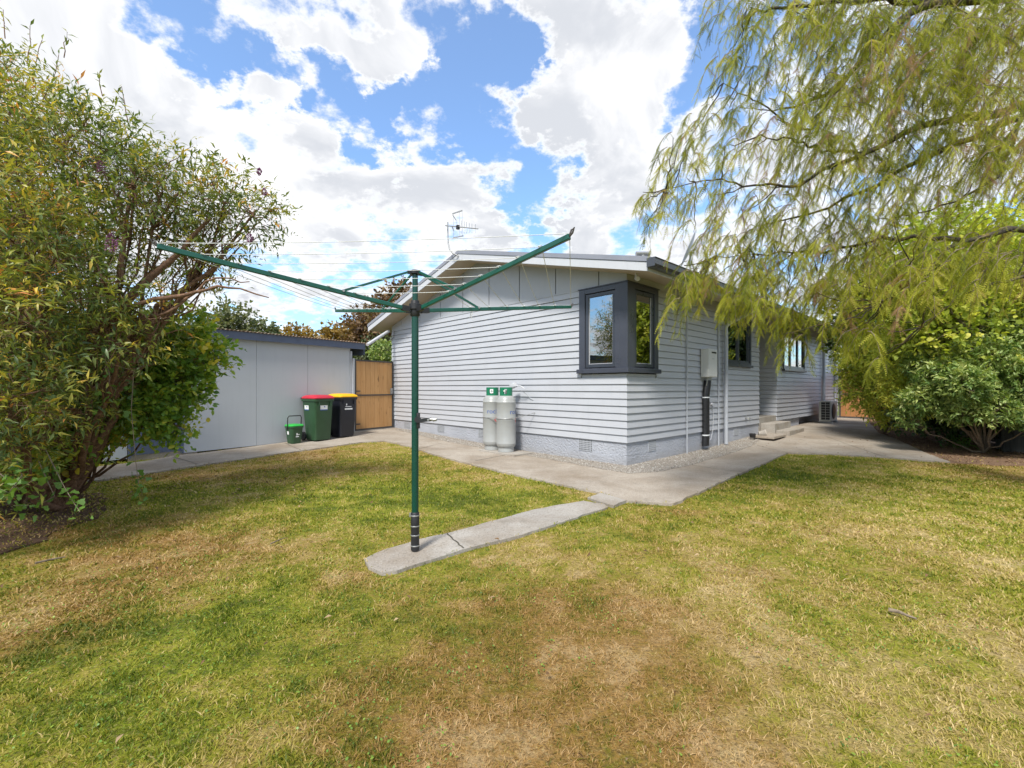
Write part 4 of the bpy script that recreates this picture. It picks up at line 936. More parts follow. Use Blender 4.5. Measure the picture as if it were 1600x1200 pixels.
# ------------------------------------------------------------------ foliage machinery
def leaf_template(wd=.28, fold=.12, bend=.18):
    V = np.array([(0, 0, 0), (-wd/2, .42, fold*.5), (0, .45, 0), (wd/2, .42, fold*.5), (0, 1, -bend)], float)
    F = np.array([(0, 2, 1), (0, 3, 2), (1, 2, 4), (2, 3, 4)]); return V, F
def round_leaf():
    V = np.array([(0, 0, 0), (-.34, .30, .05), (-.26, .72, .03), (0, 1, -.08), (.26, .72, .03), (.34, .30, .05)], float)
    F = np.array([(0, 5, 1), (1, 5, 4), (1, 4, 2), (2, 4, 3)]); return V, F
def frond_template(n=8, wd=.095):
    V = []; F = []; pts = []
    for i in range(n+1):
        f = i/n; pts.append((0, f, -.22*f*f))
    for i in range(n):                      # rachis
        b = len(V); p, q_ = pts[i], pts[i+1]; V += [(p[0]-.005, p[1], p[2]), (p[0]+.005, p[1], p[2]), (q_[0], q_[1], q_[2])]; F.append((b, b+1, b+2))
    for i in range(1, n+1):
        f = i/n; L = wd*(.55+.9*math.sin(PI*min(1, f*.85+.1)))
        p = pts[i]
        for s_ in (-1, 1):
            b = len(V); V += [(p[0], p[1]-.045, p[2]), (p[0]+s_*L, p[1]+.05, p[2]-.02), (p[0], p[1]+.02, p[2])]; F.append((b, b+1, b+2))
    return np.array(V, float), np.array(F)
def frames(dirs, roll):
    """rotation matrices whose y axis is dirs and whose z is as near 'up' as the roll allows"""
    y = dirs/np.linalg.norm(dirs, axis=1, keepdims=True)
    up = np.tile(np.array([0, 0, 1.0]), (len(y), 1)); m = np.abs(y[:, 2]) > .97; up[m] = (1, 0, 0)
    x = np.cross(y, up); x /= np.linalg.norm(x, axis=1, keepdims=True); z = np.cross(x, y)
    c, s_ = np.cos(roll)[:, None], np.sin(roll)[:, None]
    x2 = x*c+z*s_; z2 = -x*s_+z*c
    return np.stack([x2, y, z2], axis=2)
def scatter(T, pos, dirs, roll, size, tint):
    V, F = T; Rm = frames(dirs, roll)
    P = np.einsum('nij,vj->nvi', Rm, V)*size[:, None, None]+pos[:, None, :]
    n, k = len(pos), len(V); FF = F[None]+(np.arange(n)*k)[:, None, None]
    return P.reshape(-1, 3), FF.reshape(-1, F.shape[1]), np.repeat(tint, k)
def unit(n): v = R.normal(size=(n, 3)); return v/np.linalg.norm(v, axis=1, keepdims=True)
def tubes(segs, n=4):
    """segs: list of (points (k,3), r0, r1); merged into arrays"""
    V = []; F = []; b = 0
    for pts, r0, r1 in segs:
        pts = np.asarray(pts, float); k = len(pts); tg = np.gradient(pts, axis=0); tg /= np.linalg.norm(tg, axis=1, keepdims=True)+1e-9
        Rm = frames(tg, np.zeros(k)); rr = np.linspace(r0, r1, k)
        a = np.arange(n)*2*PI/n; ring = (Rm[:, :, 0][:, None, :]*np.cos(a)[None, :, None]+Rm[:, :, 2][:, None, :]*np.sin(a)[None, :, None])*rr[:, None, None]+pts[:, None, :]
        V.append(ring.reshape(-1, 3))
        for i in range(k-1):
            for j in range(n): F.append((b+i*n+j, b+i*n+(j+1) % n, b+(i+1)*n+(j+1) % n, b+(i+1)*n+j))
        b += k*n
    return np.concatenate(V), np.array(F)
def bend(p0, p1, sag, k=6, wob=.05):
    p0 = np.asarray(p0, float); p1 = np.asarray(p1, float); f = np.linspace(0, 1, k)[:, None]
    pts = p0+(p1-p0)*f; L = np.linalg.norm(p1-p0); pts[:, 2:] += sag*L*4*f*(1-f)
    pts[1:-1] += R.normal(size=(k-2, 3))*wob*L*.5; return pts
def bush(name, label, cat, base, forks, clusters, mat, bark, leafT, ntw, lpt, lsize, tlen, trunk_r=.06, group=None, shell=.55, up=.25, tint_mu=.45, tint_sd=.2, spread=.75, limbs=True, sub=10, top_tint=0.0, squash=(1, 1, 1)):
    """clusters: (x, y, z, r, weight); forks: indexes are picked nearest; crown and trunk are the two parts"""
    base = np.array(base, float); o = empty(name, tuple(base), 0, label, cat, group)
    cl_ = np.array(clusters, float); wt = cl_[:, 4]*cl_[:, 3]**2; wt /= wt.sum()
    ci = R.choice(len(cl_), ntw, p=wt); C_ = cl_[ci]
    u = unit(ntw); rad = C_[:, 3]*(shell+(1-shell)*R.random(ntw)**.6)*R.uniform(.82, 1.12, ntw)
    st_ = C_[:, :3]+u*rad[:, None]*np.array(squash)
    st_[:, 2] = np.maximum(st_[:, 2], .06)
    dr_ = u*1.0+np.array([0, 0, up])+unit(ntw)*.6; dr_ /= np.linalg.norm(dr_, axis=1, keepdims=True)
    tl = tlen*R.uniform(.5, 1.3, ntw)
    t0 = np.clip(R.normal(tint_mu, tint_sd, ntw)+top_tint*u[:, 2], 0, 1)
    pos = []; dd = []; tt = []
    for j in range(lpt):
        f = (j+.6)/lpt
        pos.append(st_+dr_*(tl*f)[:, None]+unit(ntw)*.01*(tlen/.15)-np.array([0, 0, 1])*(tl*f*f*.15)[:, None])
        az = unit(ntw); d2 = dr_*(1-spread*(1-.5*f))+az*spread; dd.append(d2); tt.append(np.clip(t0+R.normal(0, .10, ntw), 0, 1))
    pos = np.concatenate(pos); dd = np.concatenate(dd); tt = np.concatenate(tt); n = len(pos)
    V, F, T = scatter(leafT, pos-base, dd, R.normal(0, .7, n), lsize*R.uniform(.42, 1.4, n), tt)
    np_mesh('crown', V, F, mat, o, {'tint': T})
    segs = []
    for c_ in cl_:
        pts = bend(base, c_[:3], .10*R.uniform(-1, 1), 8, .05); pts[0] = base; segs.append((pts-base, trunk_r*R.uniform(.5, 1), trunk_r*.18))
        for _ in range(sub):
            e = c_[:3]+unit(1)[0]*c_[3]*.85*np.array(squash); s0 = pts[-1-R.integers(0, 3)]; pp = bend(s0, e, .08*R.uniform(-1, 1), 5, .10); segs.append((pp-base, trunk_r*.20, trunk_r*.05))
    if limbs:
        V, F = tubes(segs, 6); np_mesh('trunk', V, F, bark, o, {'tint': np.full(len(V), .5)}, True)
        # twigs under the leaves
    sel = R.random(ntw) < .7; s0 = st_[sel]-dr_[sel]*(tl[sel]*.5)[:, None]; s1 = st_[sel]+dr_[sel]*tl[sel][:, None]*.9-np.array([0, 0, .15])*tl[sel][:, None]
    q_ = np.cross(s1-s0, unit(len(s0))); q_ /= np.linalg.norm(q_, axis=1, keepdims=True)+1e-9; rw = .0022*(tlen/.15)**.5
    V = np.stack([s0-q_*rw, s0+q_*rw, s1], 1).reshape(-1, 3)-base; F = np.arange(len(V)).reshape(-1, 3)
    np_mesh('twig', V, F, bark, o, {'tint': np.full(len(V), .5)})
    return o
def CL(lst): return [(*W(px, py, Y), r, wt) for (px, py, Y, r, wt) in lst]

# left tree: long narrow leaves, reddish limbs
LT = leaf_template(.24, .10, .2)
left = CL([(20, 165, 4.6, .48, .8), (-70, 160, 4.8, .75, 1), (100, 235, 4.4, .52, 1), (170, 235, 4.6, .40, .9), (20, 300, 4.2, .65, 1), (210, 290, 4.4, .42, 1), (280, 300, 4.6, .36, 1), (350, 320, 4.7, .34, 1), (395, 335, 4.8, .26, .9),
           (330, 385, 4.8, .30, .8), (250, 370, 4.9, .36, .7), (150, 370, 4.4, .40, .7), (60, 390, 3.7, .40, 1), (-40, 350, 3.6, .7, 1), (-30, 520, 3.3, .5, 1), (60, 470, 3.6, .34, .8), (120, 520, 4.3, .42, .6),
           (300, 440, 5.0, .26, .6), (200, 450, 5.0, .26, .5), (20, 620, 3.4, .34, 1), (-80, 680, 3.3, .5, 1), (-140, 330, 5.0, 1.0, .8), (-150, 560, 4.4, 1.0, .8), (160, 440, 3.9, .30, .6), (110, 580, 4.0, .30, .9), (35, 670, 3.9, .30, .9), (120, 640, 4.2, .22, .6), (190, 530, 4.0, .28, .6), (250, 500, 4.4, .28, .5)])+[(-6.0, 5.7, 2.7, 1.0, .9), (-5.8, 5.6, 1.6, .9, .7), (-6.7, 5.9, 3.5, .8, .7)]
lt = bush('left_tree', 'large leafy shrub tree with reddish limbs filling the left edge', 'tree', (-4.75, 4.75, 0), None, left, M['leaf_left'], M['bark_red'], LT, 9000, 9, .074, .25, .055, up=.30, tint_mu=.52, tint_sd=.2, shell=.36, sub=10, top_tint=.10)
# bright lower skirt of leaves
low = CL([(312, 555, 5.4, .25, 1), (275, 595, 5.3, .28, 1), (225, 560, 5.2, .36, 1), (235, 645, 5.1, .26, 1), (180, 640, 5.0, .28, 1), (130, 600, 4.8, .34, .8), (130, 685, 4.9, .20, .6), (270, 665, 5.2, .16, .6), (70, 680, 4.4, .28, .9), (285, 515, 5.4, .26, .7), (10, 715, 4.0, .22, .8),
          (-40, 680, 4.3, .45, .9), (170, 540, 5.0, .34, .6), (-110, 640, 4.6, .6, .8)])
bush('garden_shrub', 'bright green leafy shrub growing under the left tree, before the shed door', 'shrub', (-5.1, 5.25, 0), None, low, M['leaf_low'], M['bark_red'], round_leaf(), 4600, 8, .060, .20, .024, up=.1, tint_mu=.66, tint_sd=.2, shell=.30, sub=9)
# heavy limbs of the left tree
segs = []
def limb(pts, r0, r1, k=14):
    P = np.array([W(*p) for p in pts]); t_ = np.linspace(0, len(P)-1, k); out = np.stack([np.interp(t_, range(len(P)), P[:, i]) for i in range(3)], 1)
    out[1:-1] = (out[:-2]+2*out[1:-1]+out[2:])/4; out[1:-1] += R.normal(size=(k-2, 3))*.008; segs.append((out, r0, r1))
limb([(20, 800, 4.9), (50, 700, 4.8), (90, 590, 4.6), (160, 510, 4.5), (230, 440, 4.5), (280, 395, 4.5), (330, 340, 4.6)], .070, .016)
limb([(100, 580, 4.3), (60, 480, 4.2), (40, 380, 4.2), (50, 220, 4.5)], .05, .012)
limb([(160, 510, 4.2), (220, 470, 4.1), (300, 460, 4.2), (350, 445, 4.3), (420, 465, 4.4)], .028, .005)
limb([(200, 500, 4.2), (270, 490, 4.2), (330, 430, 4.3), (390, 440, 4.4)], .020, .004)
limb([(160, 510, 4.2), (190, 430, 4.3), (200, 330, 4.4), (215, 230, 4.6)], .035, .008)
limb([(120, 545, 4.2), (60, 540, 3.9), (-20, 500, 3.6)], .022, .006)
limb([(90, 640, 4.4), (160, 600, 4.5), (230, 570, 4.9), (310, 560, 5.2)], .03, .006)
limb([(200, 480, 4.2), (240, 500, 4.1), (262, 495, 4.0)], .010, .003)
base = np.array(lt.location); V, F = tubes([(s_[0]-base, s_[1], s_[2]) for s_ in segs], 8); np_mesh('limb', V, F, M['bark_red'], lt, {'tint': np.full(len(V), .5)}, True)
# whippy shoots at the top of the left tree, with leaves and flower heads
pos = []; dr = []; segs = []
for (a, b_, Y_) in (((52, 128), (66, 62), 4.6), ((80, 138), (92, 85), 4.6), ((42, 100), (47, 40), 4.6), ((160, 150), (155, 115), 4.5), ((200, 190), (190, 135), 4.6), ((255, 260), (302, 228), 4.7), ((340, 275), (327, 240), 4.7), ((400, 320), (432, 330), 4.8), ((290, 260), (305, 232), 4.7), ((100, 90), (105, 50), 4.6), ((8, 60), (5, 15), 4.5)):
    p0, p1 = np.array(W(*a, Y_)), np.array(W(*b_, Y_)); segs.append((bend(p0, p1, 0, 5, .04)-base, .005, .0025))
    for k in range(7): f = .35+.65*k/6; pos.append(p0+(p1-p0)*f); dr.append((p1-p0)/np.linalg.norm(p1-p0)*.5+unit(1)[0]*.7)
for sg in segs: V, F = tubes([sg], 5); np_mesh('shoot', V, F, M['bark_red'], lt, {'tint': np.full(len(V), .5)})
n = len(pos); V, F, T = scatter(LT, np.array(pos)-base, np.array(dr), R.normal(0, .7, n), .085*R.uniform(.6, 1.2, n), R.uniform(.3, .7, n)); np_mesh('shoot_leaves', V, F, M['leaf_left'], lt, {'tint': T})
for (px_, py_, Y_, r_) in ((174, 380, 3.5, .06), (158, 262, 4.1, .05), (413, 300, 4.7, .03), (405, 268, 4.7, .03), (390, 372, 4.4, .035)):
    n = 160; u = unit(n); c_ = np.array(W(px_, py_, Y_)); V, F, T = scatter(round_leaf(), c_+u*np.array([.7, .7, 1.2])*r_*R.random(n)[:, None]**.4-base, u, R.normal(0, 1, n), .014*R.uniform(.6, 1.2, n), R.random(n)); np_mesh('flower_head', V, F, M['petal'], lt, {'tint': T})
# trailing ivy at the foot
iv = empty('ivy', (-4.2, 4.0, 0), 0, 'trailing ivy stems hanging from the left tree over the lawn edge', 'ivy'); base = np.array(iv.location); pos = []; segs = []
for (pp) in ([(210, 560, 4.2), (205, 640, 4.15), (212, 720, 4.1), (217, 760, 4.05), (222, 770, 4.05)], [(70, 700, 3.6), (100, 760, 3.5), (115, 785, 3.45), (125, 800, 3.4)], [(20, 700, 3.5), (35, 745, 3.4), (10, 780, 3.3)], [(160, 540, 3.9), (172, 590, 3.9), (158, 640, 3.9)], [(60, 720, 3.7), (85, 775, 3.6), (60, 790, 3.5), (20, 790, 3.4)], [(0, 740, 3.2), (30, 765, 3.2), (55, 748, 3.3)], [(-10, 760, 3.1), (14, 770, 3.1), (36, 740, 3.2)]):
    P = np.array([W(*p) for p in pp]); segs.append((P-base, .004, .002))
    for i in range(len(P)-1):
        for k in range(9): pos.append(P[i]+(P[i+1]-P[i])*R.random()+R.normal(size=3)*.03)
V, F = tubes(segs, 5); np_mesh('stem', V, F, M['bark_pale'], iv, {'tint': np.full(len(V), .5)})
n = len(pos); ivT = (np.array([(0, 0, 0), (-.5, .1, .02), (-.28, .45, 0), (-.35, .75, .02), (0, 1.1, -.05), (.35, .75, .02), (.28, .45, 0), (.5, .1, .02)], float), np.array([(0, 2, 1), (0, 7, 6), (0, 6, 2), (2, 4, 3), (2, 6, 4), (6, 5, 4)]))
V, F, T = scatter(ivT, np.array(pos)-base, unit(n)+np.array([0, -.2, -.5]), R.normal(0, .6, n), .055*R.uniform(.5, 1.2, n), R.uniform(0, .22, n)); np_mesh('leaves', V, F, M['leaf_low'], iv, {'tint': T})

# ------------------------------------------------------------------ weeping tree on the right
wbase = np.array((6.9, 4.6, 0.0)); wt_ = empty('weeping_tree', tuple(wbase), 0, 'big weeping feathery tree reaching in from the right over the house', 'tree')
segs = []
trunk_top = np.array((6.3, 4.6, 3.2)); segs.append((bend(wbase, trunk_top, .02, 8, .02), .30, .22)); segs.append((bend(trunk_top, (5.6, 4.5, 6.2), .02, 8, .03), .22, .10))
L_LIMBS = [([(1700, 120, 4.6), (1600, 168, 4.6), (1540, 185, 4.6), (1480, 185, 4.5), (1420, 205, 4.5), (1350, 238, 4.4), (1290, 265, 4.3), (1250, 290, 4.3)], .055, .014),
           ([(1700, 150, 4.6), (1600, 180, 4.6), (1500, 225, 4.6), (1420, 258, 4.7), (1370, 290, 4.8), (1290, 325, 4.9), (1200, 350, 5.0)], .042, .008),
           ([(1750, -40, 4.6), (1600, -8, 4.5), (1450, 5, 4.4), (1400, 30, 4.4), (1330, 115, 4.5), (1290, 150, 4.6), (1220, 170, 4.7)], .06, .01),
           ([(1450, 5, 4.4), (1380, -2, 4.4), (1290, 8, 4.4), (1210, 10, 4.4), (1160, 30, 4.4)], .035, .006),
           ([(1350, 238, 4.4), (1300, 240, 4.3), (1240, 222, 4.2), (1180, 215, 4.2)], .018, .004),
           ([(1250, 290, 4.3), (1180, 290, 4.3), (1110, 280, 4.3), (1040, 295, 4.3)], .014, .003),
           ([(1330, 115, 4.5), (1260, 210, 4.5), (1180, 160, 4.5), (1130, 130, 4.5)], .015, .003),
           ([(1700, 320, 4.2), (1600, 360, 4.2), (1500, 375, 4.1), (1440, 430, 4.1), (1380, 470, 4.1)], .035, .006),
           ([(1500, 375, 4.1), (1400, 370, 4.4), (1300, 390, 4.6), (1200, 395, 4.7), (1120, 400, 4.7)], .022, .004),
           ([(1700, 420, 3.9), (1600, 430, 3.9), (1500, 460, 3.9), (1440, 510, 3.9)], .022, .004),
           ([(1600, 168, 4.6), (1560, 280, 4.4), (1480, 320, 4.3), (1400, 340, 4.3)], .02, .004)]
sk = []
for pts, r0, r1 in L_LIMBS:
    P = np.array([W(*p) for p in pts]); k = 18; t_ = np.linspace(0, len(P)-1, k); out = np.stack([np.interp(t_, range(len(P)), P[:, i]) for i in range(3)], 1)
    out[1:-1] = (out[:-2]+2*out[1:-1]+out[2:])/4; out[1:-1] += R.normal(size=(k-2, 3))*.012
    segs.append((out, r0*.95, r1*.9)); sk.append(out)
for i_, end in ((0, trunk_top), (1, trunk_top), (2, np.array((5.8, 4.5, 5.4))), (7, np.array((6.4, 4.6, 2.8))), (9, np.array((6.6, 4.6, 2.2)))): segs.append((bend(end, sk[i_][0], .03, 6, .03), .10, L_LIMBS[i_][1]))
# branchlets: start areas (px, py, depth, spread px, count, hang length m)
AREAS = [(1012, 318, 4.3, 14, 5, .35), (1025, 345, 4.3, 16, 6, .4), (1060, 250, 4.4, 20, 6, .4), (1170, 20, 4.4, 55, 26, .50), (1260, 20, 4.5, 60, 34, .55), (1360, 30, 4.5, 70, 44, .6), (1480, 40, 4.5, 80, 58, .6), (1580, 40, 4.5, 70, 50, .6), (1150, 105, 4.5, 38, 16, .45), (1220, 130, 4.6, 55, 28, .5), (1310, 140, 4.5, 60, 36, .55),
         (1420, 130, 4.5, 70, 42, .6), (1540, 130, 4.5, 70, 44, .6), (1140, 190, 4.5, 45, 18, .4), (1080, 225, 4.4, 40, 12, .4), (1200, 220, 4.5, 55, 26, .5), (1300, 230, 4.4, 60, 30, .5), (1420, 235, 4.6, 60, 30, .5), (1540, 240, 4.5, 70, 32, .5),
         (1045, 300, 4.3, 38, 14, .42), (1110, 300, 4.4, 45, 20, .45), (1190, 310, 4.6, 55, 28, .5), (1290, 330, 4.7, 60, 32, .5), (1400, 330, 4.5, 60, 34, .5), (1130, 380, 4.6, 42, 26, .45), (1200, 400, 4.7, 50, 44, .5), (1280, 400, 4.8, 50, 44, .5), (1090, 435, 4.6, 26, 15, .40),
         (1360, 410, 4.5, 60, 46, .5), (1450, 400, 4.2, 60, 44, .5), (1550, 395, 4.2, 70, 42, .5), (1170, 450, 4.7, 50, 40, .38), (1260, 455, 4.8, 55, 48, .42), (1340, 455, 4.6, 45, 40, .40), (1440, 430, 4.1, 55, 34, .35), (1540, 420, 4.0, 60, 28, .35),
         (1240, 500, 4.9, 22, 12, .40), (1320, 520, 4.6, 30, 12, .4), (1375, 520, 4.3, 16, 8, .4), (1070, 430, 4.5, 15, 6, .5), (1440, 480, 4.0, 30, 8, .3), (1600, 240, 4.4, 50, 24, .5), (1640, 420, 4.2, 60, 20, .5),
         (1060, 480, 4.6, 12, 6, .45), (1120, 450, 4.6, 25, 14, .38), (1185, 480, 4.7, 28, 18, .38), (1240, 530, 4.8, 16, 9, .45), (1300, 470, 4.6, 28, 18, .4), (1345, 530, 4.3, 14, 7, .4), (1378, 570, 4.2, 6, 4, .42), (1330, 480, 4.4, 50, 18, .35)]
fp = []; fd = []; fs = []; ft = []; bsegs = []
for (px_, py_, Y_, sp, cnt, hl) in AREAS:
    cnt = int(cnt*(2.5 if px_ > 1230 and py_ < 300 else 1.35 if px_ > 1240 and py_ < 400 else .95))
    for _ in range(cnt):
        s0 = np.array(W(px_+R.normal(0, sp*.7), py_+R.normal(0, sp*.5)-12, Y_+R.normal(0, .42)))
        az = math.atan2(-.1, -1)+R.normal(0, 1.1)                                    # branchlets reach out to the left, then droop
        L = hl*R.uniform(.6, 1.25); k = 6; f = np.linspace(0, 1, k)
        out = np.stack([s0[0]+math.cos(az)*L*.55*(f-.25*f*f), s0[1]+math.sin(az)*L*.55*(f-.25*f*f), s0[2]+L*(.05*f-.75*f**1.9)], 1)
        bsegs.append((out, .0042, .0015))
        n = int(R.integers(26, 36)); t_ = R.uniform(.05, 1, n); pp = np.stack([np.interp(t_, f, out[:, i]) for i in range(3)], 1)
        side = R.normal(0, 1.3, n); dvec = np.stack([np.cos(az+side)*.62, np.sin(az+side)*.62, -.40-.85*t_*R.uniform(.3, 1.2, n)], 1)
        tb = R.normal(.48, .2); brown = R.random() < .035
        fp.append(pp); fd.append(dvec); fs.append(R.uniform(.055, .125, n)); ft.append(np.full(n, .985) if brown else np.clip(tb+R.normal(0, .15, n)+.10*(t_-.5), 0, .92))
fp = np.concatenate(fp); fd = np.concatenate(fd); fs = np.concatenate(fs); ft = np.concatenate(ft)
V, F, T = scatter(frond_template(), fp-wbase, fd, R.normal(0, .9, len(fp)), fs, ft); np_mesh('crown', V, F, M['leaf_weep'], wt_, {'tint': T})
V, F = tubes([(a-wbase, b_, c_) for a, b_, c_ in bsegs], 3); np_mesh('branchlet', V, F, M['bark_pale'], wt_, {'tint': np.full(len(V), .5)})
# connecting side branches
s2 = []; S = np.concatenate(sk)
for (px_, py_, Y_, sp, cnt, hl) in AREAS:
    for _ in range(3):
        e = np.array(W(px_+R.normal(0, sp*.6), py_-15+R.normal(0, sp*.4), Y_+R.normal(0, .3))); dd = np.linalg.norm(S-e, axis=1)+np.maximum(0, (e[0]-S[:, 0]))*2; s0 = S[np.argmin(dd)]
        if np.linalg.norm(s0-e) < 2.0: s2.append((bend(s0, e, -.05, 7, .04)-wbase, .007, .0025))
V, F = tubes([(a-wbase, b_, c_) for a, b_, c_ in segs]+s2, 9); np_mesh('trunk', V, F, M['bark_dark'], wt_, {'tint': np.full(len(V), .5)}, True)

# ------------------------------------------------------------------ shrubs on the right
bush('yellow_green_tree', 'tall yellow green leafy tree rising behind the right fence', 'tree', (11.6, 9.6, 0), None,
     CL([(1480, 400, 8.8, .9, 1), (1560, 430, 8.6, 1.0, 1), (1420, 460, 9.0, .8, .8), (1600, 360, 9.2, .8, .6), (1650, 470, 8.6, 1.2, .8), (1500, 500, 8.6, .9, .9), (1400, 400, 9.4, .5, .4)]), M['leaf_yellow'], M['bark_pale'], round_leaf(), 4200, 7, .085, .30, .10, tint_mu=.5, shell=.3)
bush('dark_evergreen_tree', 'dark evergreen tree at the far end of the side path', 'tree', (12.2, 12.2, 0), None,
     CL([(1380, 480, 12, 1.0, 1), (1350, 520, 12.6, .8, .8), (1420, 520, 11.5, 1.0, 1), (1470, 560, 10.8, .9, 1), (1400, 570, 11.6, .8, 1)]), M['leaf_dark'], M['bark_dark'], round_leaf(), 3000, 7, .11, .35, .10, tint_mu=.5, shell=.3)
RH = leaf_template(.34, .06, .15)
bush('gate_shrub', 'lime green leafy shrub beside the orange timber gate', 'shrub', (9.5, 11.5, .1), None,
     CL([(1360, 555, 11, .55, 1), (1400, 560, 10.6, .6, 1), (1350, 610, 11, .42, 1), (1385, 620, 10.6, .5, 1), (1420, 600, 9.6, .5, 1), (1400, 560, 9.6, .4, 1), (1440, 550, 9.4, .45, 1), (1430, 620, 9.4, .35, 1), (1340, 580, 11.2, .4, .8), (1400, 645, 10.4, .32, .8)]), M['leaf_yellow'], M['bark_pale'], RH, 4000, 7, .095, .22, .03, tint_mu=.55, shell=.45, up=.2)
bush('spreading_shrub', 'pale whorl leaved shrub spreading over the mulch bed, right edge', 'shrub', (9.0, 8.6, .05), None,
     CL([(1480, 590, 8.4, .40, 1), (1540, 560, 8.2, .45, 1), (1590, 590, 8.0, .45, 1), (1440, 625, 8.6, .28, 1), (1500, 640, 8.2, .28, .9), (1560, 640, 7.9, .30, 1), (1600, 520, 8.2, .5, 1), (1540, 500, 8.6, .45, .8), (1620, 650, 7.8, .32, .9), (1450, 570, 9.0, .4, .7), (1660, 590, 7.8, .5, .9), (1420, 650, 8.8, .22, .7), (1510, 600, 8.0, .35, 1), (1480, 640, 8.4, .22, .7)]), M['leaf_rhodo'], M['bark_pale'], RH, 4600, 9, .085, .12, .028, tint_mu=.62, tint_sd=.2, shell=.62, up=.5, spread=.85, top_tint=.12, squash=(1, 1, .8), sub=8)
bush('dark_undershrub', 'dark leaved low shrub in the shade behind the spreading shrub', 'shrub', (9.6, 9.8, .05), None,
     CL([(1430, 640, 9.8, .4, 1), (1480, 650, 9.6, .4, 1), (1540, 650, 9.4, .4, 1), (1590, 640, 9.2, .45, 1), (1490, 600, 9.8, .5, 1), (1400, 600, 10.6, .45, 1), (1560, 570, 9.6, .6, .8), (1650, 600, 9.0, .6, .8)]), M['leaf_dark'], M['bark_dark'], round_leaf(), 3000, 7, .075, .2, .03, tint_mu=.4, shell=.2)
# ferny clump
bush('strappy_plant', 'dark green low plant on the mulch under the shrubs', 'plant', (*G(1490, 700), .02), None, [(*G(1490, 700), .12, .16, 1), (*G(1505, 702), .1, .14, 1)], M['leaf_low'], M['bark_dark'], leaf_template(.14, .05, .5), 60, 3, .16, .05, .004, limbs=False, up=.8, tint_mu=.15, tint_sd=.1)

# boundary fence on the right with concrete post
fx0, fx1 = np.array((13.2, 15.7)), np.array((9.9, 8.3)); fv = fx1-fx0; FLn = float(np.linalg.norm(fv))
fx2 = fx0+fv*1.8; L3 = FLn*1.8
fen = empty('boundary_fence', (*fx0, 0), math.atan2(fv[1], fv[0]), 'dark weathered board fence behind the right hand shrubs', 'fence')
q = MB(); x = 0
while x < L3: q.ct = random.random(); q.box(x, x+.14, -.01, .012, .08, 1.62+random.uniform(-.01, .01)); x += .145
q.build('palings', M['greytimber'], fen)
for z in (.4, 1.3): q = MB(); q.box(0, L3, .0125, .06, z-.04, z+.04); q.build('rail', M['greytimber'], fen)
q = MB(); q.box(-.09, .09, -.09, .09, 0, .72, .012); o = q.build('timber_post', M['greytimber'], None); o.location = (*G(1568, 703), .0); o.rotation_euler = (0, 0, .4); tag(o, 'short weathered square post standing at the edge of the mulch bed', 'post')
q = MB(); q.box(-.2, 2.4, -.03, .03, 0, .62, .01); o = q.build('retaining_board', M['greytimber'], None); o.location = (*G(1585, 707), .0); o.rotation_euler = (0, 0, -.15); tag(o, 'low dark board edging beside the square post, right edge', 'edging')

# ------------------------------------------------------------------ background trees and neighbours
def far(name, label, base, cl_, mat, ntw, ls, tl, r=.1, tm=.5, bark='bark_dark', lpt=6, sh=.3):
    return bush(name, label, 'tree', base, None, CL(cl_), M[mat], M[bark], round_leaf(), ntw, lpt, ls, tl, r, tint_mu=tm, shell=sh, group=None)
far('willow_tree', 'wispy pale green tree beyond the left end of the shed roof', (-9.2, 17, 0), [(365, 508, 15, .55, 1), (350, 530, 15, .7, 1), (392, 520, 15, .42, .6), (335, 520, 15, .6, .8)], 'leaf_far', 800, .11, .45, .06, .6)
far('birch_tree', 'small sparse tree just above the middle of the shed roof', (-7.0, 17, 0), [(418, 520, 15, .26, 1), (425, 535, 15, .3, 1)], 'leaf_far', 160, .11, .3, .05, .4)
far('autumn_tree', 'low orange leaved tree above the shed roof, left of the copper tree', (-6.6, 19, 0), [(465, 532, 18, .5, 1), (440, 536, 18, .4, .8), (490, 540, 18, .45, .8)], 'leaf_orange', 420, .13, .35, .08, .6)
far('autumn_tree', 'orange leaved tree above the right end of the shed roof', (-5.6, 19, 0), [(520, 536, 17, .55, 1), (545, 534, 17, .5, 1), (560, 545, 17, .45, 1)], 'leaf_orange', 520, .13, .35, .08, .5)
far('copper_tree', 'dark copper leaved tree behind the left eave of the house', (-4.4, 18, 0), [(575, 515, 16, .65, 1), (592, 530, 16, .65, 1), (565, 530, 16, .45, 1), (600, 490, 17, .6, .8), (625, 470, 17, .6, .8), (590, 545, 16, .5, 1)], 'leaf_brown', 1500, .12, .42, .1, .45)
bush('pale_shrub', 'pale green shrub behind the timber gate', 'shrub', (-3.9, 14.5, .1), None, CL([(600, 552, 14, .36, 1), (605, 575, 14, .4, 1), (590, 562, 14.2, .24, .8), (600, 600, 14, .4, 1)]), M['leaf_rhodo'], M['bark_pale'], round_leaf(), 900, 6, .07, .18, .04, tint_mu=.6)
bush('olive_tree', 'dull green tree between copper tree and pale shrub', 'tree', (-4.7, 16.2, .1), None, CL([(584, 548, 15.4, .42, 1), (572, 560, 15.4, .4, 1), (600, 545, 15.4, .4, 1)]), M['leaf_far'], M['bark_dark'], round_leaf(), 700, 6, .09, .25, .05, tint_mu=.3)
nb = empty('neighbour_house', (-7.5, 24, 0), 0, 'pale roofed neighbouring building beyond the timber gate', 'house')
q = MB(); q.box(-4, 2.8, 0, 6, 0, 2.6); q.build('wall', M['shed'], nb)
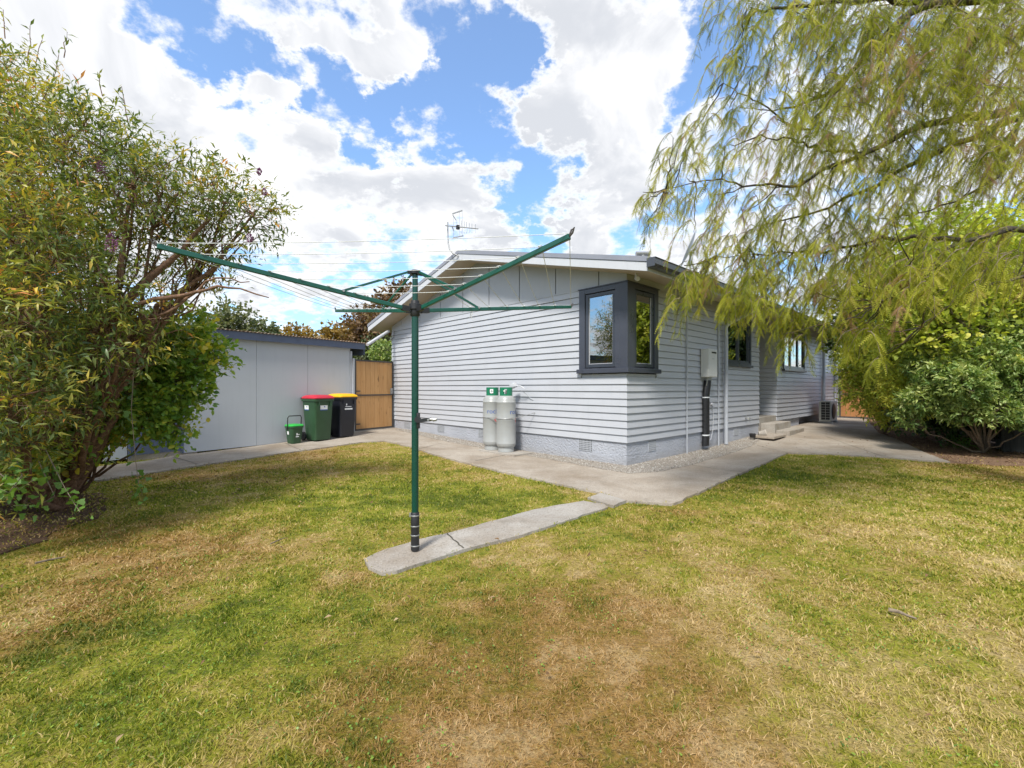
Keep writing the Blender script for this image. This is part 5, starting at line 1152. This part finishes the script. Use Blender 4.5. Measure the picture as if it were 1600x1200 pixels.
q = MB(); q.add([(-4.4, -.5, 2.55), (3.2, -.5, 2.55), (3.2, 6.5, 2.55), (-4.4, 6.5, 2.55), (-2.2, 3, 3.6), (0.2, 3, 3.6)], [(0, 1, 5, 4), (1, 2, 5), (2, 3, 4, 5), (3, 0, 4), (0, 3, 2, 1)]); q.build('roof', M['roofpale'], nb)
# hedge behind everything and behind the camera, where the windows look
bush('rear_hedge', 'dense hedge running along the far boundary', 'hedge', (0, 30, 0), None, [(x, 30+R.normal(0, .5), 1.3+R.random()*.5, 1.7, 1) for x in np.arange(-34, 40, 1.7)], M['leaf_dark'], M['bark_dark'], round_leaf(), 5000, 6, .22, .5, .03, tint_mu=.6, shell=.5, sub=1)

# ------------------------------------------------------------------ grass blades
def blades(n, xr, yr, dens_fn, hmul=1.0):
    x = R.uniform(*xr, n); y = R.uniform(*yr, n); return x, y
def visible_ok(x, y):
    k = np.ones(len(x), bool)
    for P, m in ((P_path, .0), (P_strip, .0), (P_small, .0)): k &= ~inpoly(x+R.normal(0, .012, len(x)), y+R.normal(0, .012, len(x)), P)
    k &= ~(inpoly(x, y, P_bed) & (R.random(len(x)) < .97)); k &= ~(inpoly(x+R.normal(0, .12, len(x)), y+R.normal(0, .12, len(x)), P_leftbed) & (R.random(len(x)) < .75))
    return k
xs_ = []; ys_ = []
for (y0, y1, dens) in ((.75, 1.3, 19000), (1.3, 2.0, 16000), (2.0, 3.0, 9500), (3.0, 4.5, 5000), (4.5, 6.5, 2700), (6.5, 9, 1500), (9, 12, 750)):
    w0, w1 = -1.25*y1-.3, 1.25*y1+.3; n = int((w1-w0)*(y1-y0)*dens)
    x = R.uniform(w0, w1, n); y = R.uniform(y0, y1, n); k = np.abs(x) < 1.22*y+.25; xs_.append(x[k]); ys_.append(y[k])
x = np.concatenate(xs_); y = np.concatenate(ys_); k = visible_ok(x, y); x = x[k]; y = y[k]; n = len(x)
tuft = fbm(x, y, 9, 77, 3); k = R.random(n) < np.clip(.35+1.4*(tuft-.25), .15, 1); x = x[k]; y = y[k]; tuft = tuft[k]; n = len(x)
dry, brn = lawn_attrs(x, y)
z = hz(x, y)+(fbm(x, y, 1.3, 50)-.5)*.022-.006
for P_in in (P_path, P_strip, P_small): z = z+.022*inpoly(x, y, P_in)
for P_in in (P_leftbed, P_bed): z = z+.016*inpoly(x, y, P_in)
far_w = np.clip(np.sqrt(x*x+y*y)/2.2, 1, 3.2)
hgt = R.uniform(.007, .020, n)*(.45+1.2*tuft)*(1.15-.25*dry)*(.85+.15*far_w); wdt = R.uniform(.0013, .0027, n)*far_w
lean = R.normal(0, 1, (n, 2))*(.38+.42*dry)[:, None]*hgt[:, None]*1.15
az = R.uniform(0, 2*PI, n); wx, wy = np.cos(az)*wdt, np.sin(az)*wdt
P0 = np.stack([x-wx, y-wy, z], 1); P1 = np.stack([x+wx, y+wy, z], 1)
mx_, my_ = x+lean[:, 0]*.45, y+lean[:, 1]*.45; zm = z+hgt*.65
P2 = np.stack([mx_+wx*.8, my_+wy*.8, zm], 1); P3 = np.stack([mx_-wx*.8, my_-wy*.8, zm], 1)
P4 = np.stack([x+lean[:, 0]*1.3, y+lean[:, 1]*1.3, z+hgt], 1)
V = np.stack([P0, P1, P2, P3, P4], 1).reshape(-1, 3); b = (np.arange(n)*5)[:, None]
F = np.concatenate([b+np.array([[0, 1, 2]]), b+np.array([[0, 2, 3]]), b+np.array([[3, 2, 4]])])
tn = np.clip(R.normal(.5, .22, n), 0, 1)
gr = np_mesh('grass', V, F, M['blade'], None, {'dry': np.repeat(dry, 5), 'brown': np.repeat(brn, 5), 'tint': np.repeat(tn, 5)}); tag(gr, 'short mown grass blades, green and straw mixed', 'grass', None, 'stuff')
# broad leaved weeds (clover and plantain) through the lawn
n = 42000; x = R.uniform(-5, 5.5, n); y = R.uniform(.8, 5.5, n)**1.0; k = visible_ok(x, y) & (np.abs(x) < 1.2*y+.2) & (fbm(x, y, 3.2, 88, 3) > .50) & (R.random(n) < np.clip(2.2/y, .1, 1)); x = x[k]; y = y[k]; n = len(x)
dd = np.stack([R.normal(size=n), R.normal(size=n), R.uniform(.1, .7, n)], 1)
V, F, T = scatter(round_leaf(), np.stack([x, y, hz(x, y)+R.uniform(.004, .016, n)], 1), dd, R.normal(0, .4, n), R.uniform(.005, .014, n), R.uniform(.15, .7, n))
tag(np_mesh('clover', V, F, M['leaf_low'], None, {'tint': T}), 'broad leaved clover and weeds scattered through the lawn', 'ground cover', None, 'stuff')
# leaf litter on mulch, on soil and sprinkled on the lawn
xs_, ys_ = [], []
def lit(n, xr, yr, poly):
    x = R.uniform(*xr, n); y = R.uniform(*yr, n)
    if poly is not None: k = inpoly(x, y, poly); x = x[k]; y = y[k]
    xs_.append(x); ys_.append(y)
lit(30000, (6, 16), (5, 17), P_bed); lit(4500, (-8, -3.5), (.6, 6.6), P_leftbed)
x = R.normal(-4.6, 1.1, 1200); y = R.normal(6.2, 1.0, 1200); k = (y > 4) & ~inpoly(x, y, P_path); xs_.append(x[k]); ys_.append(y[k])
x = R.uniform(-5, 6, 420); y = R.uniform(1, 8, 420); k = visible_ok(x, y); xs_.append(x[k]); ys_.append(y[k])
x = R.uniform(5, 9, 160); y = R.uniform(7, 12, 160); k = inpoly(x, y, P_path); xs_.append(x[k]); ys_.append(y[k])
x = np.concatenate(xs_); y = np.concatenate(ys_); n = len(x); dd = np.stack([R.normal(size=n), R.normal(size=n), R.normal(size=n)*.25], 1)
V, F, T = scatter(leaf_template(.4, .25, .2), np.stack([x, y, hz(x, y)+R.uniform(.026, .04, n)], 1), dd, R.normal(0, .5, n), R.uniform(.015, .048, n), R.random(n))
tag(np_mesh('leaf_litter', V, F, M['litter'], None, {'tint': T}), 'brown leaf litter over mulch, soil and lawn', 'leaf litter', None, 'stuff')
# pebbles on the gravel strip
n = 26000; x = R.uniform(-6, 7, n); y = R.uniform(6, 14, n); k = inpoly(x, y, P_gravel); x = x[k]; y = y[k]
hx = (x-HC[0])*ca+(y-HC[1])*sa; hy = -(x-HC[0])*sa+(y-HC[1])*ca; k = ~((hx > -.01) & (hy > -.01)); x = x[k]; y = y[k]; n = len(x)
xo = x+R.normal(0, .03, n); yo = y+R.normal(0, .03, n)
OC = (np.array([(1, 0, 0), (0, 1, 0), (-1, 0, 0), (0, -1, 0), (0, 0, .6), (0, 0, -.6)], float), np.array([(0, 1, 4), (1, 2, 4), (2, 3, 4), (3, 0, 4), (1, 0, 5), (2, 1, 5), (3, 2, 5), (0, 3, 5)]))
V, F, T = scatter(OC, np.stack([xo, yo, hz(xo, yo)+.034+R.uniform(0, .004, n)], 1), unit(n)*np.array([1, 1, .3]), R.normal(0, .4, n), R.uniform(.006, .015, n), R.random(n))
m, t = material('pebble'); at = t.new('ShaderNodeAttribute'); at.attribute_name = 'tint'; finish(t, pbsdf(t, t.ramp(at.outputs['Fac'], [(0, (.20, .17, .14)), (.5, (.42, .38, .33)), (1, (.62, .60, .56))]), .8)); M['pebble'] = m
tag(np_mesh('gravel', V, F, M['pebble'], None, {'tint': T}), 'loose pale gravel beside the foundation', 'gravel', None, 'stuff')
# single things lying on the lawn
def lying_leaf(px_, py_, s_, ang, label, tint):
    x, y = G(px_, py_); V, F, T = scatter(leaf_template(.45, .25, .1), np.zeros((1, 3)), np.array([[math.cos(ang), math.sin(ang), .1]]), np.array([.2]), np.array([s_]), np.array([tint]))
    o = np_mesh('fallen_leaf', V, F, M['litter'], None, {'tint': T}); o.location = (x, y, .03); tag(o, label, 'leaf')
lying_leaf(765, 943, .045, .5, 'pale curled dead leaf on the lawn right of the concrete strip', .95)
lying_leaf(175, 878, .07, .2, 'tan dead leaf on the brown grass at left', .8)
lying_leaf(320, 752, .08, .1, 'pale dead leaf near the left concrete path', 1.0)
def stick(pts, r, label):
    q = MB(); P = [Vector((*G(*p), .028)) for p in pts]; o0 = P[0].copy(); q.tube([p-o0 for p in P], r, 6, r1=r*.5); o = q.build('twig', M['bark_pale'], None, auto=60); o.location = o0; tag(o, label, 'twig')
stick([(423, 855), (436, 849), (446, 845)], .006, 'thin dry twig on the green lawn at left')
stick([(1388, 960), (1405, 964), (1416, 969), (1432, 975)], .011, 'dark short stick on the straw grass at right')
stick([(55, 886), (80, 880), (102, 876)], .008, 'grey stick on the bare shaded ground at left')
print('scene built: tris', sum(len(o.data.polygons) for o in sc.objects if o.type == 'MESH'))
